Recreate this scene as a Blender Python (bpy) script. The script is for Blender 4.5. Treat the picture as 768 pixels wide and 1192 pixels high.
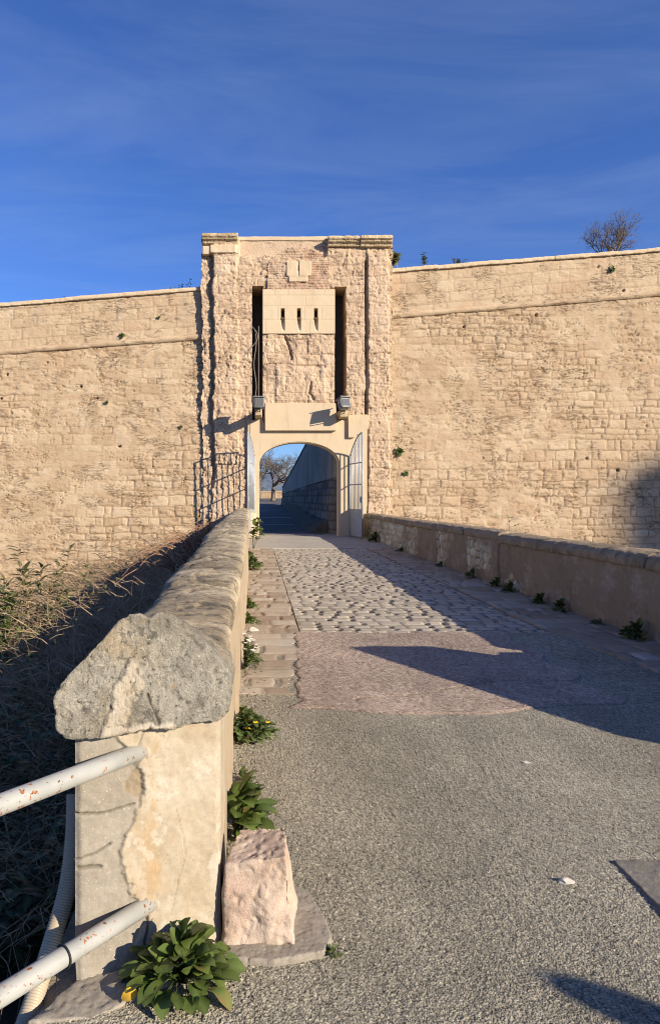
import bpy, bmesh, math, random
import numpy as np
from mathutils import Vector, Matrix

S = bpy.context.scene
for o in list(bpy.data.objects):
    bpy.data.objects.remove(o)

# ------------------------------------------------------------------ camera
cam = bpy.data.cameras.new('camera')
camo = bpy.data.objects.new('camera', cam)
S.collection.objects.link(camo)
S.camera = camo
camo.location = (0, 0, 1.6)
camo.rotation_euler = (math.radians(90), 0, 0)
cam.sensor_fit = 'VERTICAL'
cam.sensor_height = 36
cam.lens = 820 / 1192 * 36
cam.shift_x = 85 / 1192
cam.shift_y = -16 / 1192
cam.clip_start = 0.05
cam.clip_end = 5000

# ------------------------------------------------------------------ light
SUN_TRAVEL = Vector((-2.0, 1.6, -1.0)).normalized()
ELEV = math.asin(-SUN_TRAVEL.z)
ROT = math.atan2(-SUN_TRAVEL.x, -SUN_TRAVEL.y)
sun = bpy.data.lights.new('sun', 'SUN')
sun.energy = 4.8
sun.angle = math.radians(0.5)
sun.color = (1.0, 0.88, 0.71)
suno = bpy.data.objects.new('sun', sun)
S.collection.objects.link(suno)
suno.rotation_euler = SUN_TRAVEL.to_track_quat('-Z', 'Y').to_euler()

W = bpy.data.worlds.new('World')
S.world = W
W.use_nodes = True
nt = W.node_tree
bg = nt.nodes['Background']
sky = nt.nodes.new('ShaderNodeTexSky')
sky.sky_type = 'NISHITA'
sky.sun_disc = False
sky.sun_elevation = ELEV
sky.sun_rotation = ROT
sky.air_density = 1.0
sky.dust_density = 0.25
sky.ozone_density = 3.0
tint = nt.nodes.new('ShaderNodeMix'); tint.data_type = 'RGBA'; tint.blend_type = 'MULTIPLY'
tint.inputs[0].default_value = 1.0
tint.inputs[7].default_value = (0.43, 0.625, 1.08, 1)
nt.links.new(sky.outputs[0], tint.inputs[6])
# thin cirrus: direction projected on a high flat layer
tc = nt.nodes.new('ShaderNodeTexCoord')
sep = nt.nodes.new('ShaderNodeSeparateXYZ'); nt.links.new(tc.outputs['Generated'], sep.inputs[0])
mz = nt.nodes.new('ShaderNodeMath'); mz.operation = 'MAXIMUM'; mz.inputs[1].default_value = 0.05
nt.links.new(sep.outputs[2], mz.inputs[0])
dv = nt.nodes.new('ShaderNodeVectorMath'); dv.operation = 'DIVIDE'
cmb = nt.nodes.new('ShaderNodeCombineXYZ')
for i in range(3): nt.links.new(mz.outputs[0], cmb.inputs[i])
nt.links.new(tc.outputs['Generated'], dv.inputs[0]); nt.links.new(cmb.outputs[0], dv.inputs[1])
mp = nt.nodes.new('ShaderNodeMapping')
mp.inputs['Rotation'].default_value = (0, 0, math.radians(-38))
mp.inputs['Scale'].default_value = (0.75, 1.7, 1.0)
mp.inputs['Location'].default_value = (1.3, 0.4, 0)
nt.links.new(dv.outputs[0], mp.inputs[0])
nz = nt.nodes.new('ShaderNodeTexNoise'); nz.inputs['Scale'].default_value = 1.1
nz.inputs['Detail'].default_value = 9; nz.inputs['Roughness'].default_value = 0.62
nz.inputs['Distortion'].default_value = 0.5
nt.links.new(mp.outputs[0], nz.inputs['Vector'])
rp = nt.nodes.new('ShaderNodeValToRGB')
rp.color_ramp.elements[0].position = 0.44; rp.color_ramp.elements[0].color = (0, 0, 0, 1)
rp.color_ramp.elements[1].position = 0.86; rp.color_ramp.elements[1].color = (0.19, 0.19, 0.19, 1)
nt.links.new(nz.outputs[0], rp.inputs[0])
mixc = nt.nodes.new('ShaderNodeMix'); mixc.data_type = 'RGBA'
nt.links.new(rp.outputs[0], mixc.inputs[0])
nt.links.new(tint.outputs[2], mixc.inputs[6])
mixc.inputs[7].default_value = (3.4, 4.2, 5.6, 1)
nt.links.new(mixc.outputs[2], bg.inputs[0])
bg.inputs[1].default_value = 0.088

S.view_settings.view_transform = 'Standard'
S.view_settings.look = 'None'
S.view_settings.gamma = 1
S.view_settings.use_curve_mapping = False
S.view_settings.exposure = 0.78
S.cycles.pixel_filter_type = 'BLACKMAN_HARRIS'
S.cycles.filter_width = 1.05

# ------------------------------------------------------------------ noise
def hsh(x, y, z, s):
    with np.errstate(over='ignore'):
        h = (x.astype(np.int64) * 374761393 + y.astype(np.int64) * 668265263 + z.astype(np.int64) * 1440662683 + s * 974634777) & 0xFFFFFFFF
        h = ((h ^ (h >> 13)) * 1274126177) & 0xFFFFFFFF
        h = ((h ^ (h >> 15)) * 2246822519) & 0xFFFFFFFF
        h = h ^ (h >> 16)
    return h / 4294967296.0

def vn(x, y, z=None, s=0):
    x = np.asarray(x, float); y = np.asarray(y, float)
    x, y = np.broadcast_arrays(x, y)
    xi = np.floor(x); yi = np.floor(y)
    fx = x - xi; fy = y - yi
    fx = fx * fx * fx * (fx * (fx * 6 - 15) + 10); fy = fy * fy * fy * (fy * (fy * 6 - 15) + 10)
    def lay(zi):
        a = hsh(xi, yi, zi, s); b = hsh(xi + 1, yi, zi, s); c = hsh(xi, yi + 1, zi, s); d = hsh(xi + 1, yi + 1, zi, s)
        return (a * (1 - fx) + b * fx) * (1 - fy) + (c * (1 - fx) + d * fx) * fy
    if z is None:
        return lay(np.zeros_like(xi))
    z = np.broadcast_to(np.asarray(z, float), x.shape)
    zi = np.floor(z); fz = z - zi; fz = fz * fz * (3 - 2 * fz)
    return lay(zi) * (1 - fz) + lay(zi + 1) * fz

def fbm(x, y, z=None, s=0, o=4, g=0.5):
    t = 0; a = 1; n = 0; f = 1.0
    for i in range(o):
        t = t + a * vn(np.asarray(x) * f + 7.3 * i, np.asarray(y) * f + 3.1 * i, None if z is None else np.asarray(z) * f + 1.7 * i, s + i * 17)
        n += a; a *= g; f *= 2.03
    return t / n

def sst(a, b, x):
    t = np.clip((x - a) / (b - a), 0, 1)
    return t * t * (3 - 2 * t)

def ashlar(u, v, seed, hc, wc, warp=0.05, ju=(0.55, 1.5), jv=(0.75, 1.25), wf=1.5):
    """irregular courses of stones: distance to head joint, to bed joint, random per stone, second random"""
    rng = np.random.default_rng(seed)
    uu = u + warp * (fbm(u * wf, v * wf, s=seed + 5, o=2) - 0.5) * 2
    vv = v + warp * 0.8 * (fbm(u * wf, v * wf, s=seed + 9, o=2) - 0.5) * 2
    n = int((v.max() - v.min() + 2) / (hc * jv[0])) + 4
    b = v.min() - 1 + np.concatenate([[0], np.cumsum(hc * rng.uniform(jv[0], jv[1], n))])
    ci = np.clip(np.searchsorted(b, vv) - 1, 0, n - 1)
    dvv = np.minimum(vv - b[ci], b[ci + 1] - vv)
    du = np.zeros_like(uu); bi = np.zeros_like(ci)
    u0 = u.min() - 2; m = int((u.max() - u.min() + 4) / (wc * ju[0])) + 4
    for c in np.unique(ci):
        sel = ci == c
        w = wc * rng.uniform(ju[0], ju[1], m)
        ub = u0 - rng.uniform(0, wc) + np.concatenate([[0], np.cumsum(w)])
        k = np.clip(np.searchsorted(ub, uu[sel]) - 1, 0, m - 1)
        bi[sel] = k
        du[sel] = np.minimum(uu[sel] - ub[k], ub[k + 1] - uu[sel])
    r = hsh(ci, bi, np.zeros_like(ci), seed)
    r2 = hsh(ci, bi, np.ones_like(ci), seed)
    return du, dvv, r, r2

# ------------------------------------------------------------------ mesh and object helpers
def mesh_np(name, V, F, attrs=None, smooth=True):
    V = np.asarray(V, np.float32).reshape(-1, 3); F = np.asarray(F, np.int32)
    me = bpy.data.meshes.new(name)
    k = F.shape[1]
    me.vertices.add(len(V)); me.vertices.foreach_set('co', V.ravel())
    me.loops.add(F.size); me.loops.foreach_set('vertex_index', F.ravel())
    me.polygons.add(len(F))
    me.polygons.foreach_set('loop_start', np.arange(0, F.size, k, dtype=np.int32))
    me.polygons.foreach_set('loop_total', np.full(len(F), k, np.int32))
    me.polygons.foreach_set('use_smooth', np.full(len(F), smooth, bool))
    me.update(calc_edges=True)
    for an, av in (attrs or {}).items():
        a = me.attributes.new(an, 'FLOAT', 'POINT')
        a.data.foreach_set('value', np.asarray(av, np.float32).ravel())
    me.validate()
    return me

def grid_mesh(name, P, mask=None, attrs=None, skirt=None, flip=False):
    """P (n,m,3); mask (n-1,m-1) keeps faces; skirt=(axis, value) pulls every boundary edge back to that plane"""
    n, m = P.shape[:2]
    I = np.arange(n * m).reshape(n, m)
    F = np.stack([I[:-1, :-1], I[1:, :-1], I[1:, 1:], I[:-1, 1:]], -1)
    F = F.reshape(-1, 4) if mask is None else F[mask]
    if flip: F = F[:, ::-1]
    V = P.reshape(-1, 3)
    A = {k: np.asarray(v, float).ravel() for k, v in (attrs or {}).items()}
    used = np.zeros(len(V), bool); used[F.ravel()] = True
    remap = np.cumsum(used) - 1
    V = V[used]; F = remap[F]; A = {k: v[used] for k, v in A.items()}
    if skirt:
        E = np.concatenate([F[:, [0, 1]], F[:, [1, 2]], F[:, [2, 3]], F[:, [3, 0]]])
        key = np.sort(E, 1); code = key[:, 0].astype(np.int64) * len(V) + key[:, 1]
        _, idx, cnt = np.unique(code, return_index=True, return_counts=True)
        B = E[idx[cnt == 1]]
        bv = np.unique(B.ravel()); mp_ = np.full(len(V), -1); mp_[bv] = np.arange(len(bv))
        front = V[bv].copy(); back = front.copy()
        back[:, skirt[0]] = skirt[1]
        o = len(V); nb = len(bv)
        q = np.stack([mp_[B[:, 1]] + o, mp_[B[:, 0]] + o, mp_[B[:, 0]] + o + nb, mp_[B[:, 1]] + o + nb], 1)
        V = np.concatenate([V, front, back]); F = np.concatenate([F, q])
        A = {k: np.concatenate([v, v[bv], v[bv]]) for k, v in A.items()}
    return mesh_np(name, V, F, A)

def root_loc(o):
    while o.parent: o = o.parent
    return o.location.copy()

def link(name, me, mat, parent=None):
    me.name = name
    o = bpy.data.objects.new(name, me)
    S.collection.objects.link(o)
    if mat is not None:
        me.materials.clear(); me.materials.append(mat)
    if parent is not None:
        me.transform(Matrix.Translation(-root_loc(parent)))
        o.parent = parent
    return o

def thing(name, label, cat, loc=(0, 0, 0), group=None):
    o = bpy.data.objects.new(name, None)
    S.collection.objects.link(o)
    o.empty_display_size = 0.1
    o.location = loc
    return tag(o, label, cat, group)

def tag(o, label, cat, group=None):
    o['label'] = label; o['category'] = cat
    if group: o['group'] = group
    return o

def struct(o, kind='structure'):
    o['kind'] = kind
    return o

class MB:
    def __init__(s): s.v = []; s.f = []
    def add(s, V, F):
        o = len(s.v); s.v += [tuple(p) for p in V]; s.f += [tuple(i + o for i in q) for q in F]
    def box(s, x0, x1, y0, y1, z0, z1):
        V = [(x, y, z) for z in (z0, z1) for y in (y0, y1) for x in (x0, x1)]
        s.add(V, [(0, 2, 3, 1), (4, 5, 7, 6), (0, 1, 5, 4), (2, 6, 7, 3), (0, 4, 6, 2), (1, 3, 7, 5)])
    def tube(s, pts, rad, n=6, cap=True):
        pts = [Vector(p) for p in pts]
        if not hasattr(rad, '__len__'): rad = [rad] * len(pts)
        t = (pts[1] - pts[0]).normalized()
        u = t.orthogonal().normalized()
        V = []
        for i, p in enumerate(pts):
            if i + 1 < len(pts) and i > 0: t2 = (pts[i + 1] - pts[i - 1])
            elif i == 0: t2 = pts[1] - pts[0]
            else: t2 = pts[i] - pts[i - 1]
            t2 = t2.normalized() if t2.length > 1e-9 else t
            u = (u - t2 * u.dot(t2))
            u = u.normalized() if u.length > 1e-6 else t2.orthogonal().normalized()
            w = t2.cross(u)
            for k in range(n):
                a = 2 * math.pi * k / n
                V.append(p + (u * math.cos(a) + w * math.sin(a)) * rad[i])
        F = []
        for i in range(len(pts) - 1):
            for k in range(n):
                F.append((i * n + k, i * n + (k + 1) % n, (i + 1) * n + (k + 1) % n, (i + 1) * n + k))
        if cap:
            F.append(tuple(range(n - 1, -1, -1))); F.append(tuple((len(pts) - 1) * n + k for k in range(n)))
        s.add(V, F)
    def prism(s, poly, y0, y1):
        """poly of (x,z) seen from the front, between depths y0 and y1"""
        n = len(poly)
        V = [(x, y0, z) for x, z in poly] + [(x, y1, z) for x, z in poly]
        F = [tuple(range(n)), tuple(range(2 * n - 1, n - 1, -1))]
        F += [(i, i + n, (i + 1) % n + n, (i + 1) % n) for i in range(n)]
        s.add(V, F)
    def mesh(s, name='m', smooth=False, bevel=0):
        me = bpy.data.meshes.new(name)
        me.from_pydata(s.v, [], s.f)
        bm = bmesh.new(); bm.from_mesh(me)
        bmesh.ops.recalc_face_normals(bm, faces=bm.faces)
        if bevel:
            ed = [e for e in bm.edges if len(e.link_faces) == 2 and e.calc_face_angle(0) > 0.6]
            bmesh.ops.bevel(bm, geom=ed, offset=bevel, segments=2, affect='EDGES', clamp_overlap=True)
        bm.to_mesh(me); bm.free()
        me.polygons.foreach_set('use_smooth', [smooth] * len(me.polygons))
        me.update()
        return me
    def build(s, name, mat, parent=None, smooth=False, bevel=0):
        return link(name, s.mesh(name, smooth, bevel), mat, parent)

def rock_mesh(me, voxel, amp, freq, seed, smooth=3, strata=0.0, fine=0.0):
    """voxel-remesh a rough block and weather it"""
    tmp = bpy.data.objects.new('tmp', me)
    S.collection.objects.link(tmp)
    r = tmp.modifiers.new('r', 'REMESH'); r.mode = 'VOXEL'; r.voxel_size = voxel
    if smooth:
        q = tmp.modifiers.new('s', 'SMOOTH'); q.factor = 0.5; q.iterations = smooth
    dg = bpy.context.evaluated_depsgraph_get(); dg.update()
    out = bpy.data.meshes.new_from_object(tmp.evaluated_get(dg))
    bpy.data.objects.remove(tmp)
    n = len(out.vertices)
    co = np.empty(n * 3, np.float32); out.vertices.foreach_get('co', co); co = co.reshape(-1, 3).astype(float)
    no = np.empty(n * 3, np.float32); out.vertices.foreach_get('normal', no); no = no.reshape(-1, 3)
    d = amp * (fbm(co[:, 0] * freq, co[:, 1] * freq, co[:, 2] * freq, s=seed, o=4) - 0.5) * 2
    if strata:
        d = d - strata * sst(0.5, 0.75, fbm(co[:, 0] * 3, co[:, 1] * 1.5, co[:, 2] * 26, s=seed + 3, o=3))
    if fine:
        pit = fbm(co[:, 0] * freq * 7, co[:, 1] * freq * 7, co[:, 2] * freq * 7, s=seed + 8, o=2)
        d = d - fine * sst(0.55, 0.75, pit)
    co = co + no * d[:, None]
    out.vertices.foreach_set('co', co.astype(np.float32).ravel())
    out.polygons.foreach_set('use_smooth', [True] * len(out.polygons))
    out.update()
    return out

# ------------------------------------------------------------------ materials
class G:
    def __init__(s, name, rough=0.9, spec=0.25):
        s.m = bpy.data.materials.new(name); s.m.use_nodes = True
        s.t = s.m.node_tree; s.b = s.t.nodes['Principled BSDF']
        s.b.inputs['Roughness'].default_value = rough
        s.b.inputs['Specular IOR Level'].default_value = spec
        s.tc = s.t.nodes.new('ShaderNodeTexCoord')
        s.pos = s.tc.outputs['Object']
    def n(s, ty): return s.t.nodes.new(ty)
    def l(s, a, b): s.t.links.new(a, b)
    def put(s, v, sock):
        if hasattr(v, 'is_output'): s.l(v, sock)
        else: sock.default_value = v
    def noise(s, sc, det=5, ro=0.55, dist=0.0, stretch=None, out=0):
        p = s.pos
        if stretch:
            mp = s.n('ShaderNodeMapping'); mp.inputs['Scale'].default_value = stretch; s.l(p, mp.inputs[0]); p = mp.outputs[0]
        q = s.n('ShaderNodeTexNoise'); q.inputs['Scale'].default_value = sc; q.inputs['Detail'].default_value = det
        q.inputs['Roughness'].default_value = ro; q.inputs['Distortion'].default_value = dist
        s.l(p, q.inputs['Vector']); return q.outputs[out]
    def voro(s, sc, feat='F1', out='Distance', rnd=1.0):
        q = s.n('ShaderNodeTexVoronoi'); q.feature = feat; q.inputs['Scale'].default_value = sc
        q.inputs['Randomness'].default_value = rnd; s.l(s.pos, q.inputs['Vector']); return q.outputs[out]
    def attr(s, name):
        q = s.n('ShaderNodeAttribute'); q.attribute_name = name; return q.outputs['Fac']
    def math(s, op, a, b=0.0, c=None):
        q = s.n('ShaderNodeMath'); q.operation = op; s.put(a, q.inputs[0]); s.put(b, q.inputs[1])
        if c is not None: s.put(c, q.inputs[2])
        return q.outputs[0]
    def rng(s, v, a, b, c=0.0, d=1.0):
        q = s.n('ShaderNodeMapRange'); s.put(v, q.inputs[0])
        for i, k in enumerate((a, b, c, d)): q.inputs[i + 1].default_value = k
        return q.outputs[0]
    def ramp(s, v, els):
        q = s.n('ShaderNodeValToRGB'); cr = q.color_ramp
        while len(cr.elements) < len(els): cr.elements.new(0.5)
        for e, (p, c) in zip(cr.elements, els): e.position = p; e.color = (*c, 1)
        s.l(v, q.inputs[0]); return q.outputs[0]
    def mix(s, f, a, b, mode='MIX'):
        q = s.n('ShaderNodeMix'); q.data_type = 'RGBA'; q.blend_type = mode
        s.put(f, q.inputs[0])
        for v, k in ((a, 6), (b, 7)):
            s.put((*v, 1) if isinstance(v, tuple) else v, q.inputs[k])
        return q.outputs[2]
    def bump(s, h, strength=0.5, dist=0.02):
        q = s.n('ShaderNodeBump'); q.inputs['Strength'].default_value = strength; q.inputs['Distance'].default_value = dist
        s.l(h, q.inputs['Height'])
        if s.b.inputs['Normal'].links: s.l(s.b.inputs['Normal'].links[0].from_socket, q.inputs['Normal'])
        s.l(q.outputs[0], s.b.inputs['Normal'])
    def col(s, c):
        s.put((*c, 1) if isinstance(c, tuple) else c, s.b.inputs['Base Color']); return s.m

def stone_mat(name, ramp, sc=1.0, tintw=0.5, patches=(), joint=None, bump=0.5, bs=22, bd=0.02, grain=0.25, stretch=None, rough=0.92, scratch=None):
    g = G(name, rough, 0.2)
    n1 = g.noise(0.9 * sc, 4, 0.6); n2 = g.noise(7 * sc, 6, 0.7, stretch=stretch)
    f = g.math('ADD', g.math('MULTIPLY', g.rng(n1, 0.25, 0.75), 0.5), g.math('MULTIPLY', g.rng(n2, 0.2, 0.8), 0.5))
    if tintw:
        f = g.math('ADD', g.math('MULTIPLY', f, 1 - tintw), g.math('MULTIPLY', g.attr('tint'), tintw))
    c = g.ramp(f, ramp)
    for (ps, lo, hi, pc, am, st) in patches:
        pn = g.rng(g.noise(ps, 5, 0.65, stretch=st), lo, hi, 0, am)
        c = g.mix(pn, c, pc)
    if joint:
        c = g.mix(g.math('MULTIPLY', g.attr('joint'), joint[1]), c, joint[0])
    sh = None
    if scratch:
        a = g.noise(scratch[0], 5, 0.62, 0.4, stretch=(0.45, 0.45, 1.7))
        a = g.math('SUBTRACT', 1.0, g.math('MULTIPLY', g.math('ABSOLUTE', g.math('SUBTRACT', a, 0.5)), 26.0))
        sh = g.math('MULTIPLY', g.rng(a, 0.2, 0.9), g.rng(g.noise(scratch[0] * 0.23, 4, 0.6), 0.50, 0.62))
        c = g.mix(g.math('MULTIPLY', sh, scratch[2]), c, scratch[1])
        dk = g.rng(g.noise(scratch[0] * 3.2, 3, 0.6), 0.66, 0.74, 0, 0.4)
        c = g.mix(dk, c, scratch[1])
    gr = g.noise(60 * sc, 3, 0.7)
    c = g.mix(grain, c, g.ramp(gr, [(0.3, (0.35, 0.33, 0.3)), (0.7, (1.0, 1.0, 1.0))]), 'MULTIPLY')
    if sh is not None: g.bump(g.math('SUBTRACT', 1.0, sh), 0.8, 0.03)
    g.bump(g.math('ADD', g.noise(bs, 6, 0.7, stretch=stretch), g.math('MULTIPLY', g.noise(bs * 4, 3, 0.7), 0.35)), bump, bd)
    return g.col(c)

M = {}
M['wall'] = stone_mat('rampart_limestone', [(0.15, (0.407, 0.283, 0.171)), (0.40, (0.485, 0.354, 0.223)), (0.58, (0.549, 0.416, 0.271)), (0.88, (0.642, 0.515, 0.359))],
    sc=0.7, tintw=0.42, bs=12, bd=0.05, bump=0.55, grain=0.25, stretch=(0.5, 1, 1.6), scratch=(5.0, (0.20, 0.125, 0.07), 0.62),
    patches=[(0.35, 0.46, 0.66, (0.50, 0.365, 0.24), 0.45, None), (0.55, 0.54, 0.72, (0.48, 0.31, 0.185), 0.5, None), (1.7, 0.60, 0.75, (0.53, 0.30, 0.17), 0.4, None), (0.9, 0.60, 0.75, (0.44, 0.39, 0.30), 0.45, (1.6, 1, 0.5))],
    joint=((0.25, 0.165, 0.095), 0.8))
M['tower'] = stone_mat('tower_rubble', [(0.15, (0.437, 0.300, 0.186)), (0.45, (0.582, 0.425, 0.283)), (0.65, (0.645, 0.490, 0.341)), (0.9, (0.728, 0.585, 0.430))],
    sc=0.9, tintw=0.35, bs=12, bd=0.06, bump=0.6, grain=0.25, scratch=(4.5, (0.36, 0.24, 0.155), 0.45),
    patches=[(0.8, 0.55, 0.75, (0.52, 0.32, 0.21), 0.5, None), (2.6, 0.62, 0.8, (0.40, 0.24, 0.15), 0.5, None)],
    joint=((0.44, 0.32, 0.215), 0.45))
M['smooth'] = stone_mat('dressed_stone', [(0.2, (0.56, 0.44, 0.29)), (0.6, (0.62, 0.50, 0.34)), (0.9, (0.68, 0.57, 0.41))],
    sc=0.8, tintw=0.3, bs=14, bd=0.01, bump=0.35, grain=0.12, joint=((0.42, 0.33, 0.22), 0.8), patches=[(0.9, 0.52, 0.72, (0.58, 0.41, 0.25), 0.45, None), (2.2, 0.56, 0.72, (0.40, 0.32, 0.22), 0.45, (1.6, 1, 0.3)), (16, 0.64, 0.72, (0.38, 0.28, 0.18), 0.5, None)])
M['brick'] = stone_mat('old_brick', [(0.1, (0.34, 0.20, 0.13)), (0.4, (0.46, 0.29, 0.19)), (0.7, (0.52, 0.38, 0.26)), (0.9, (0.58, 0.46, 0.33))],
    sc=1.5, tintw=0.6, bs=16, bd=0.03, bump=0.6, grain=0.3, joint=((0.50, 0.39, 0.28), 0.7))
M['cornice'] = stone_mat('weathered_cornice', [(0.2, (0.356, 0.271, 0.156)), (0.5, (0.616, 0.479, 0.296)), (0.8, (0.800, 0.638, 0.421))],
    sc=1.5, tintw=0, bs=12, bd=0.03, bump=0.6, grain=0.4, patches=[(3, 0.52, 0.72, (0.20, 0.16, 0.10), 0.5, None)])
M['coping'] = stone_mat('lichen_coping', [(0.2, (0.262, 0.211, 0.138)), (0.45, (0.471, 0.381, 0.252)), (0.6, (0.611, 0.499, 0.336)), (0.85, (0.800, 0.675, 0.459))],
    sc=2.2, tintw=0.4, bs=30, bd=0.025, bump=0.9, grain=0.6, stretch=(0.7, 2.2, 1), joint=((0.075, 0.068, 0.055), 0.6),
    patches=[(4, 0.56, 0.68, (0.09, 0.085, 0.075), 0.7, (0.5, 2.2, 1)), (3.2, 0.6, 0.75, (0.55, 0.41, 0.25), 0.7, None), (34, 0.56, 0.66, (0.055, 0.052, 0.045), 0.8, (0.6, 1.6, 1)), (75, 0.6, 0.68, (0.55, 0.48, 0.37), 0.5, None)])
M['coping_dark'] = stone_mat('dark_lichen_coping', [(0.2, (0.233, 0.185, 0.121)), (0.5, (0.465, 0.355, 0.229)), (0.8, (0.800, 0.681, 0.445))],
    sc=2.0, tintw=0.2, bs=20, bd=0.03, bump=0.7, grain=0.55, patches=[(7, 0.55, 0.7, (0.05, 0.045, 0.035), 0.7, None), (4, 0.6, 0.75, (0.42, 0.34, 0.24), 0.6, None)])
M['cap'] = stone_mat('grey_cap_stone', [(0.25, (0.150, 0.135, 0.104)), (0.45, (0.255, 0.232, 0.183)), (0.62, (0.350, 0.324, 0.262)), (0.85, (0.470, 0.443, 0.366))],
    sc=2.8, tintw=0, bs=34, bd=0.014, bump=0.95, grain=0.65,
    patches=[(2.6, 0.50, 0.66, (0.42, 0.315, 0.185), 0.6, None), (7, 0.56, 0.66, (0.13, 0.115, 0.085), 0.7, None), (16, 0.58, 0.66, (0.10, 0.09, 0.07), 0.75, None), (45, 0.60, 0.67, (0.56, 0.49, 0.37), 0.8, None), (70, 0.58, 0.66, (0.06, 0.055, 0.045), 0.85, None), (20, 0.64, 0.71, (0.38, 0.21, 0.07), 0.6, None)])
M['block'] = stone_mat('pink_limestone_block', [(0.15, (0.357, 0.241, 0.164)), (0.4, (0.497, 0.371, 0.274)), (0.62, (0.577, 0.457, 0.356)), (0.88, (0.656, 0.559, 0.456))],
    sc=3.5, tintw=0, bs=40, bd=0.008, bump=0.6, grain=0.35, patches=[(6, 0.56, 0.72, (0.50, 0.30, 0.13), 0.55, None), (26, 0.62, 0.70, (0.22, 0.16, 0.11), 0.7, None), (4, 0.6, 0.75, (0.62, 0.40, 0.30), 0.4, None)])
M['mortar'] = stone_mat('pale_mortar', [(0.2, (0.38, 0.31, 0.225)), (0.8, (0.50, 0.43, 0.325))], sc=4, tintw=0, bs=50, bd=0.006, bump=0.4, grain=0.15)
M['concrete'] = stone_mat('worn_concrete', [(0.2, (0.26, 0.225, 0.175)), (0.6, (0.34, 0.30, 0.24)), (0.9, (0.42, 0.375, 0.30))], sc=2, tintw=0, bs=60, bd=0.005, bump=0.4, grain=0.35,
    patches=[(3, 0.55, 0.75, (0.24, 0.19, 0.13), 0.5, None)])
M['collar'] = stone_mat('dark_concrete_collar', [(0.2, (0.189, 0.171, 0.142)), (0.6, (0.275, 0.249, 0.206)), (0.9, (0.377, 0.341, 0.283))], sc=3, tintw=0, bs=90, bd=0.006, bump=0.8, grain=0.6)
M['threshold'] = stone_mat('threshold_concrete', [(0.2, (0.34, 0.31, 0.26)), (0.8, (0.46, 0.425, 0.365))], sc=1, tintw=0, bs=20, bd=0.01, bump=0.4, grain=0.3)
M['plaster'] = stone_mat('yellowed_plaster', [(0.2, (0.30, 0.225, 0.14)), (0.5, (0.385, 0.30, 0.20)), (0.9, (0.44, 0.36, 0.25))], sc=1.5, tintw=0, bs=26, bd=0.012, bump=0.45, grain=0.2,
    patches=[(1.6, 0.55, 0.75, (0.52, 0.34, 0.16), 0.55, (1, 1, 0.35)), (14, 0.6, 0.75, (0.45, 0.33, 0.2), 0.5, None)])
M['rubble'] = stone_mat('parapet_render_and_rubble', [(0.1, (0.237, 0.183, 0.112)), (0.42, (0.340, 0.264, 0.166)), (0.7, (0.632, 0.510, 0.329)), (0.95, (0.800, 0.800, 0.569))],
    sc=1.2, tintw=0.55, bs=18, bd=0.02, bump=0.5, grain=0.3, joint=((0.17, 0.13, 0.09), 0.85),
    patches=[(0.9, 0.5, 0.68, (0.26, 0.195, 0.12), 0.6, None), (2.4, 0.52, 0.62, (0.46, 0.39, 0.29), 0.7, (1, 0.7, 1.2)), (11, 0.58, 0.68, (0.20, 0.155, 0.105), 0.5, None), (5, 0.58, 0.7, (0.15, 0.11, 0.07), 0.45, (1, 1, 0.4))])
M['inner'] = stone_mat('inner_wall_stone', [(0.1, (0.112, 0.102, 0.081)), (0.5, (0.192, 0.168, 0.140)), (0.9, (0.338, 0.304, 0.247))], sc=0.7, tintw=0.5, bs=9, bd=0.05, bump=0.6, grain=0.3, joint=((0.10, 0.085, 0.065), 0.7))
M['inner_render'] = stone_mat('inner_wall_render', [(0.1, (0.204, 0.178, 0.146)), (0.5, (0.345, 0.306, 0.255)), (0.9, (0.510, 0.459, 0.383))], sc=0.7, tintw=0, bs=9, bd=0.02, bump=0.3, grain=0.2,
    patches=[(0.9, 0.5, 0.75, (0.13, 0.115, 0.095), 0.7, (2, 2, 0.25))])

def cobble_mat(name, ramp, jcol, jam=0.9, tw=0.6):
    return stone_mat(name, ramp, sc=2.0, tintw=tw, bs=30, bd=0.008, bump=0.45, grain=0.3, joint=(jcol, jam), patches=[(1.1, 0.55, 0.75, (0.33, 0.26, 0.19), 0.4, None)], rough=0.7)
M['cobble'] = cobble_mat('worn_cobble', [(0.1, (0.334, 0.285, 0.214)), (0.45, (0.446, 0.393, 0.300)), (0.7, (0.533, 0.462, 0.357)), (0.95, (0.636, 0.493, 0.314))], (0.07, 0.055, 0.04), 0.9)
M['slab'] = cobble_mat('worn_slab', [(0.1, (0.280, 0.209, 0.140)), (0.45, (0.403, 0.319, 0.226)), (0.75, (0.482, 0.406, 0.305)), (0.95, (0.515, 0.487, 0.439))], (0.24, 0.175, 0.11), 0.6)

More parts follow.
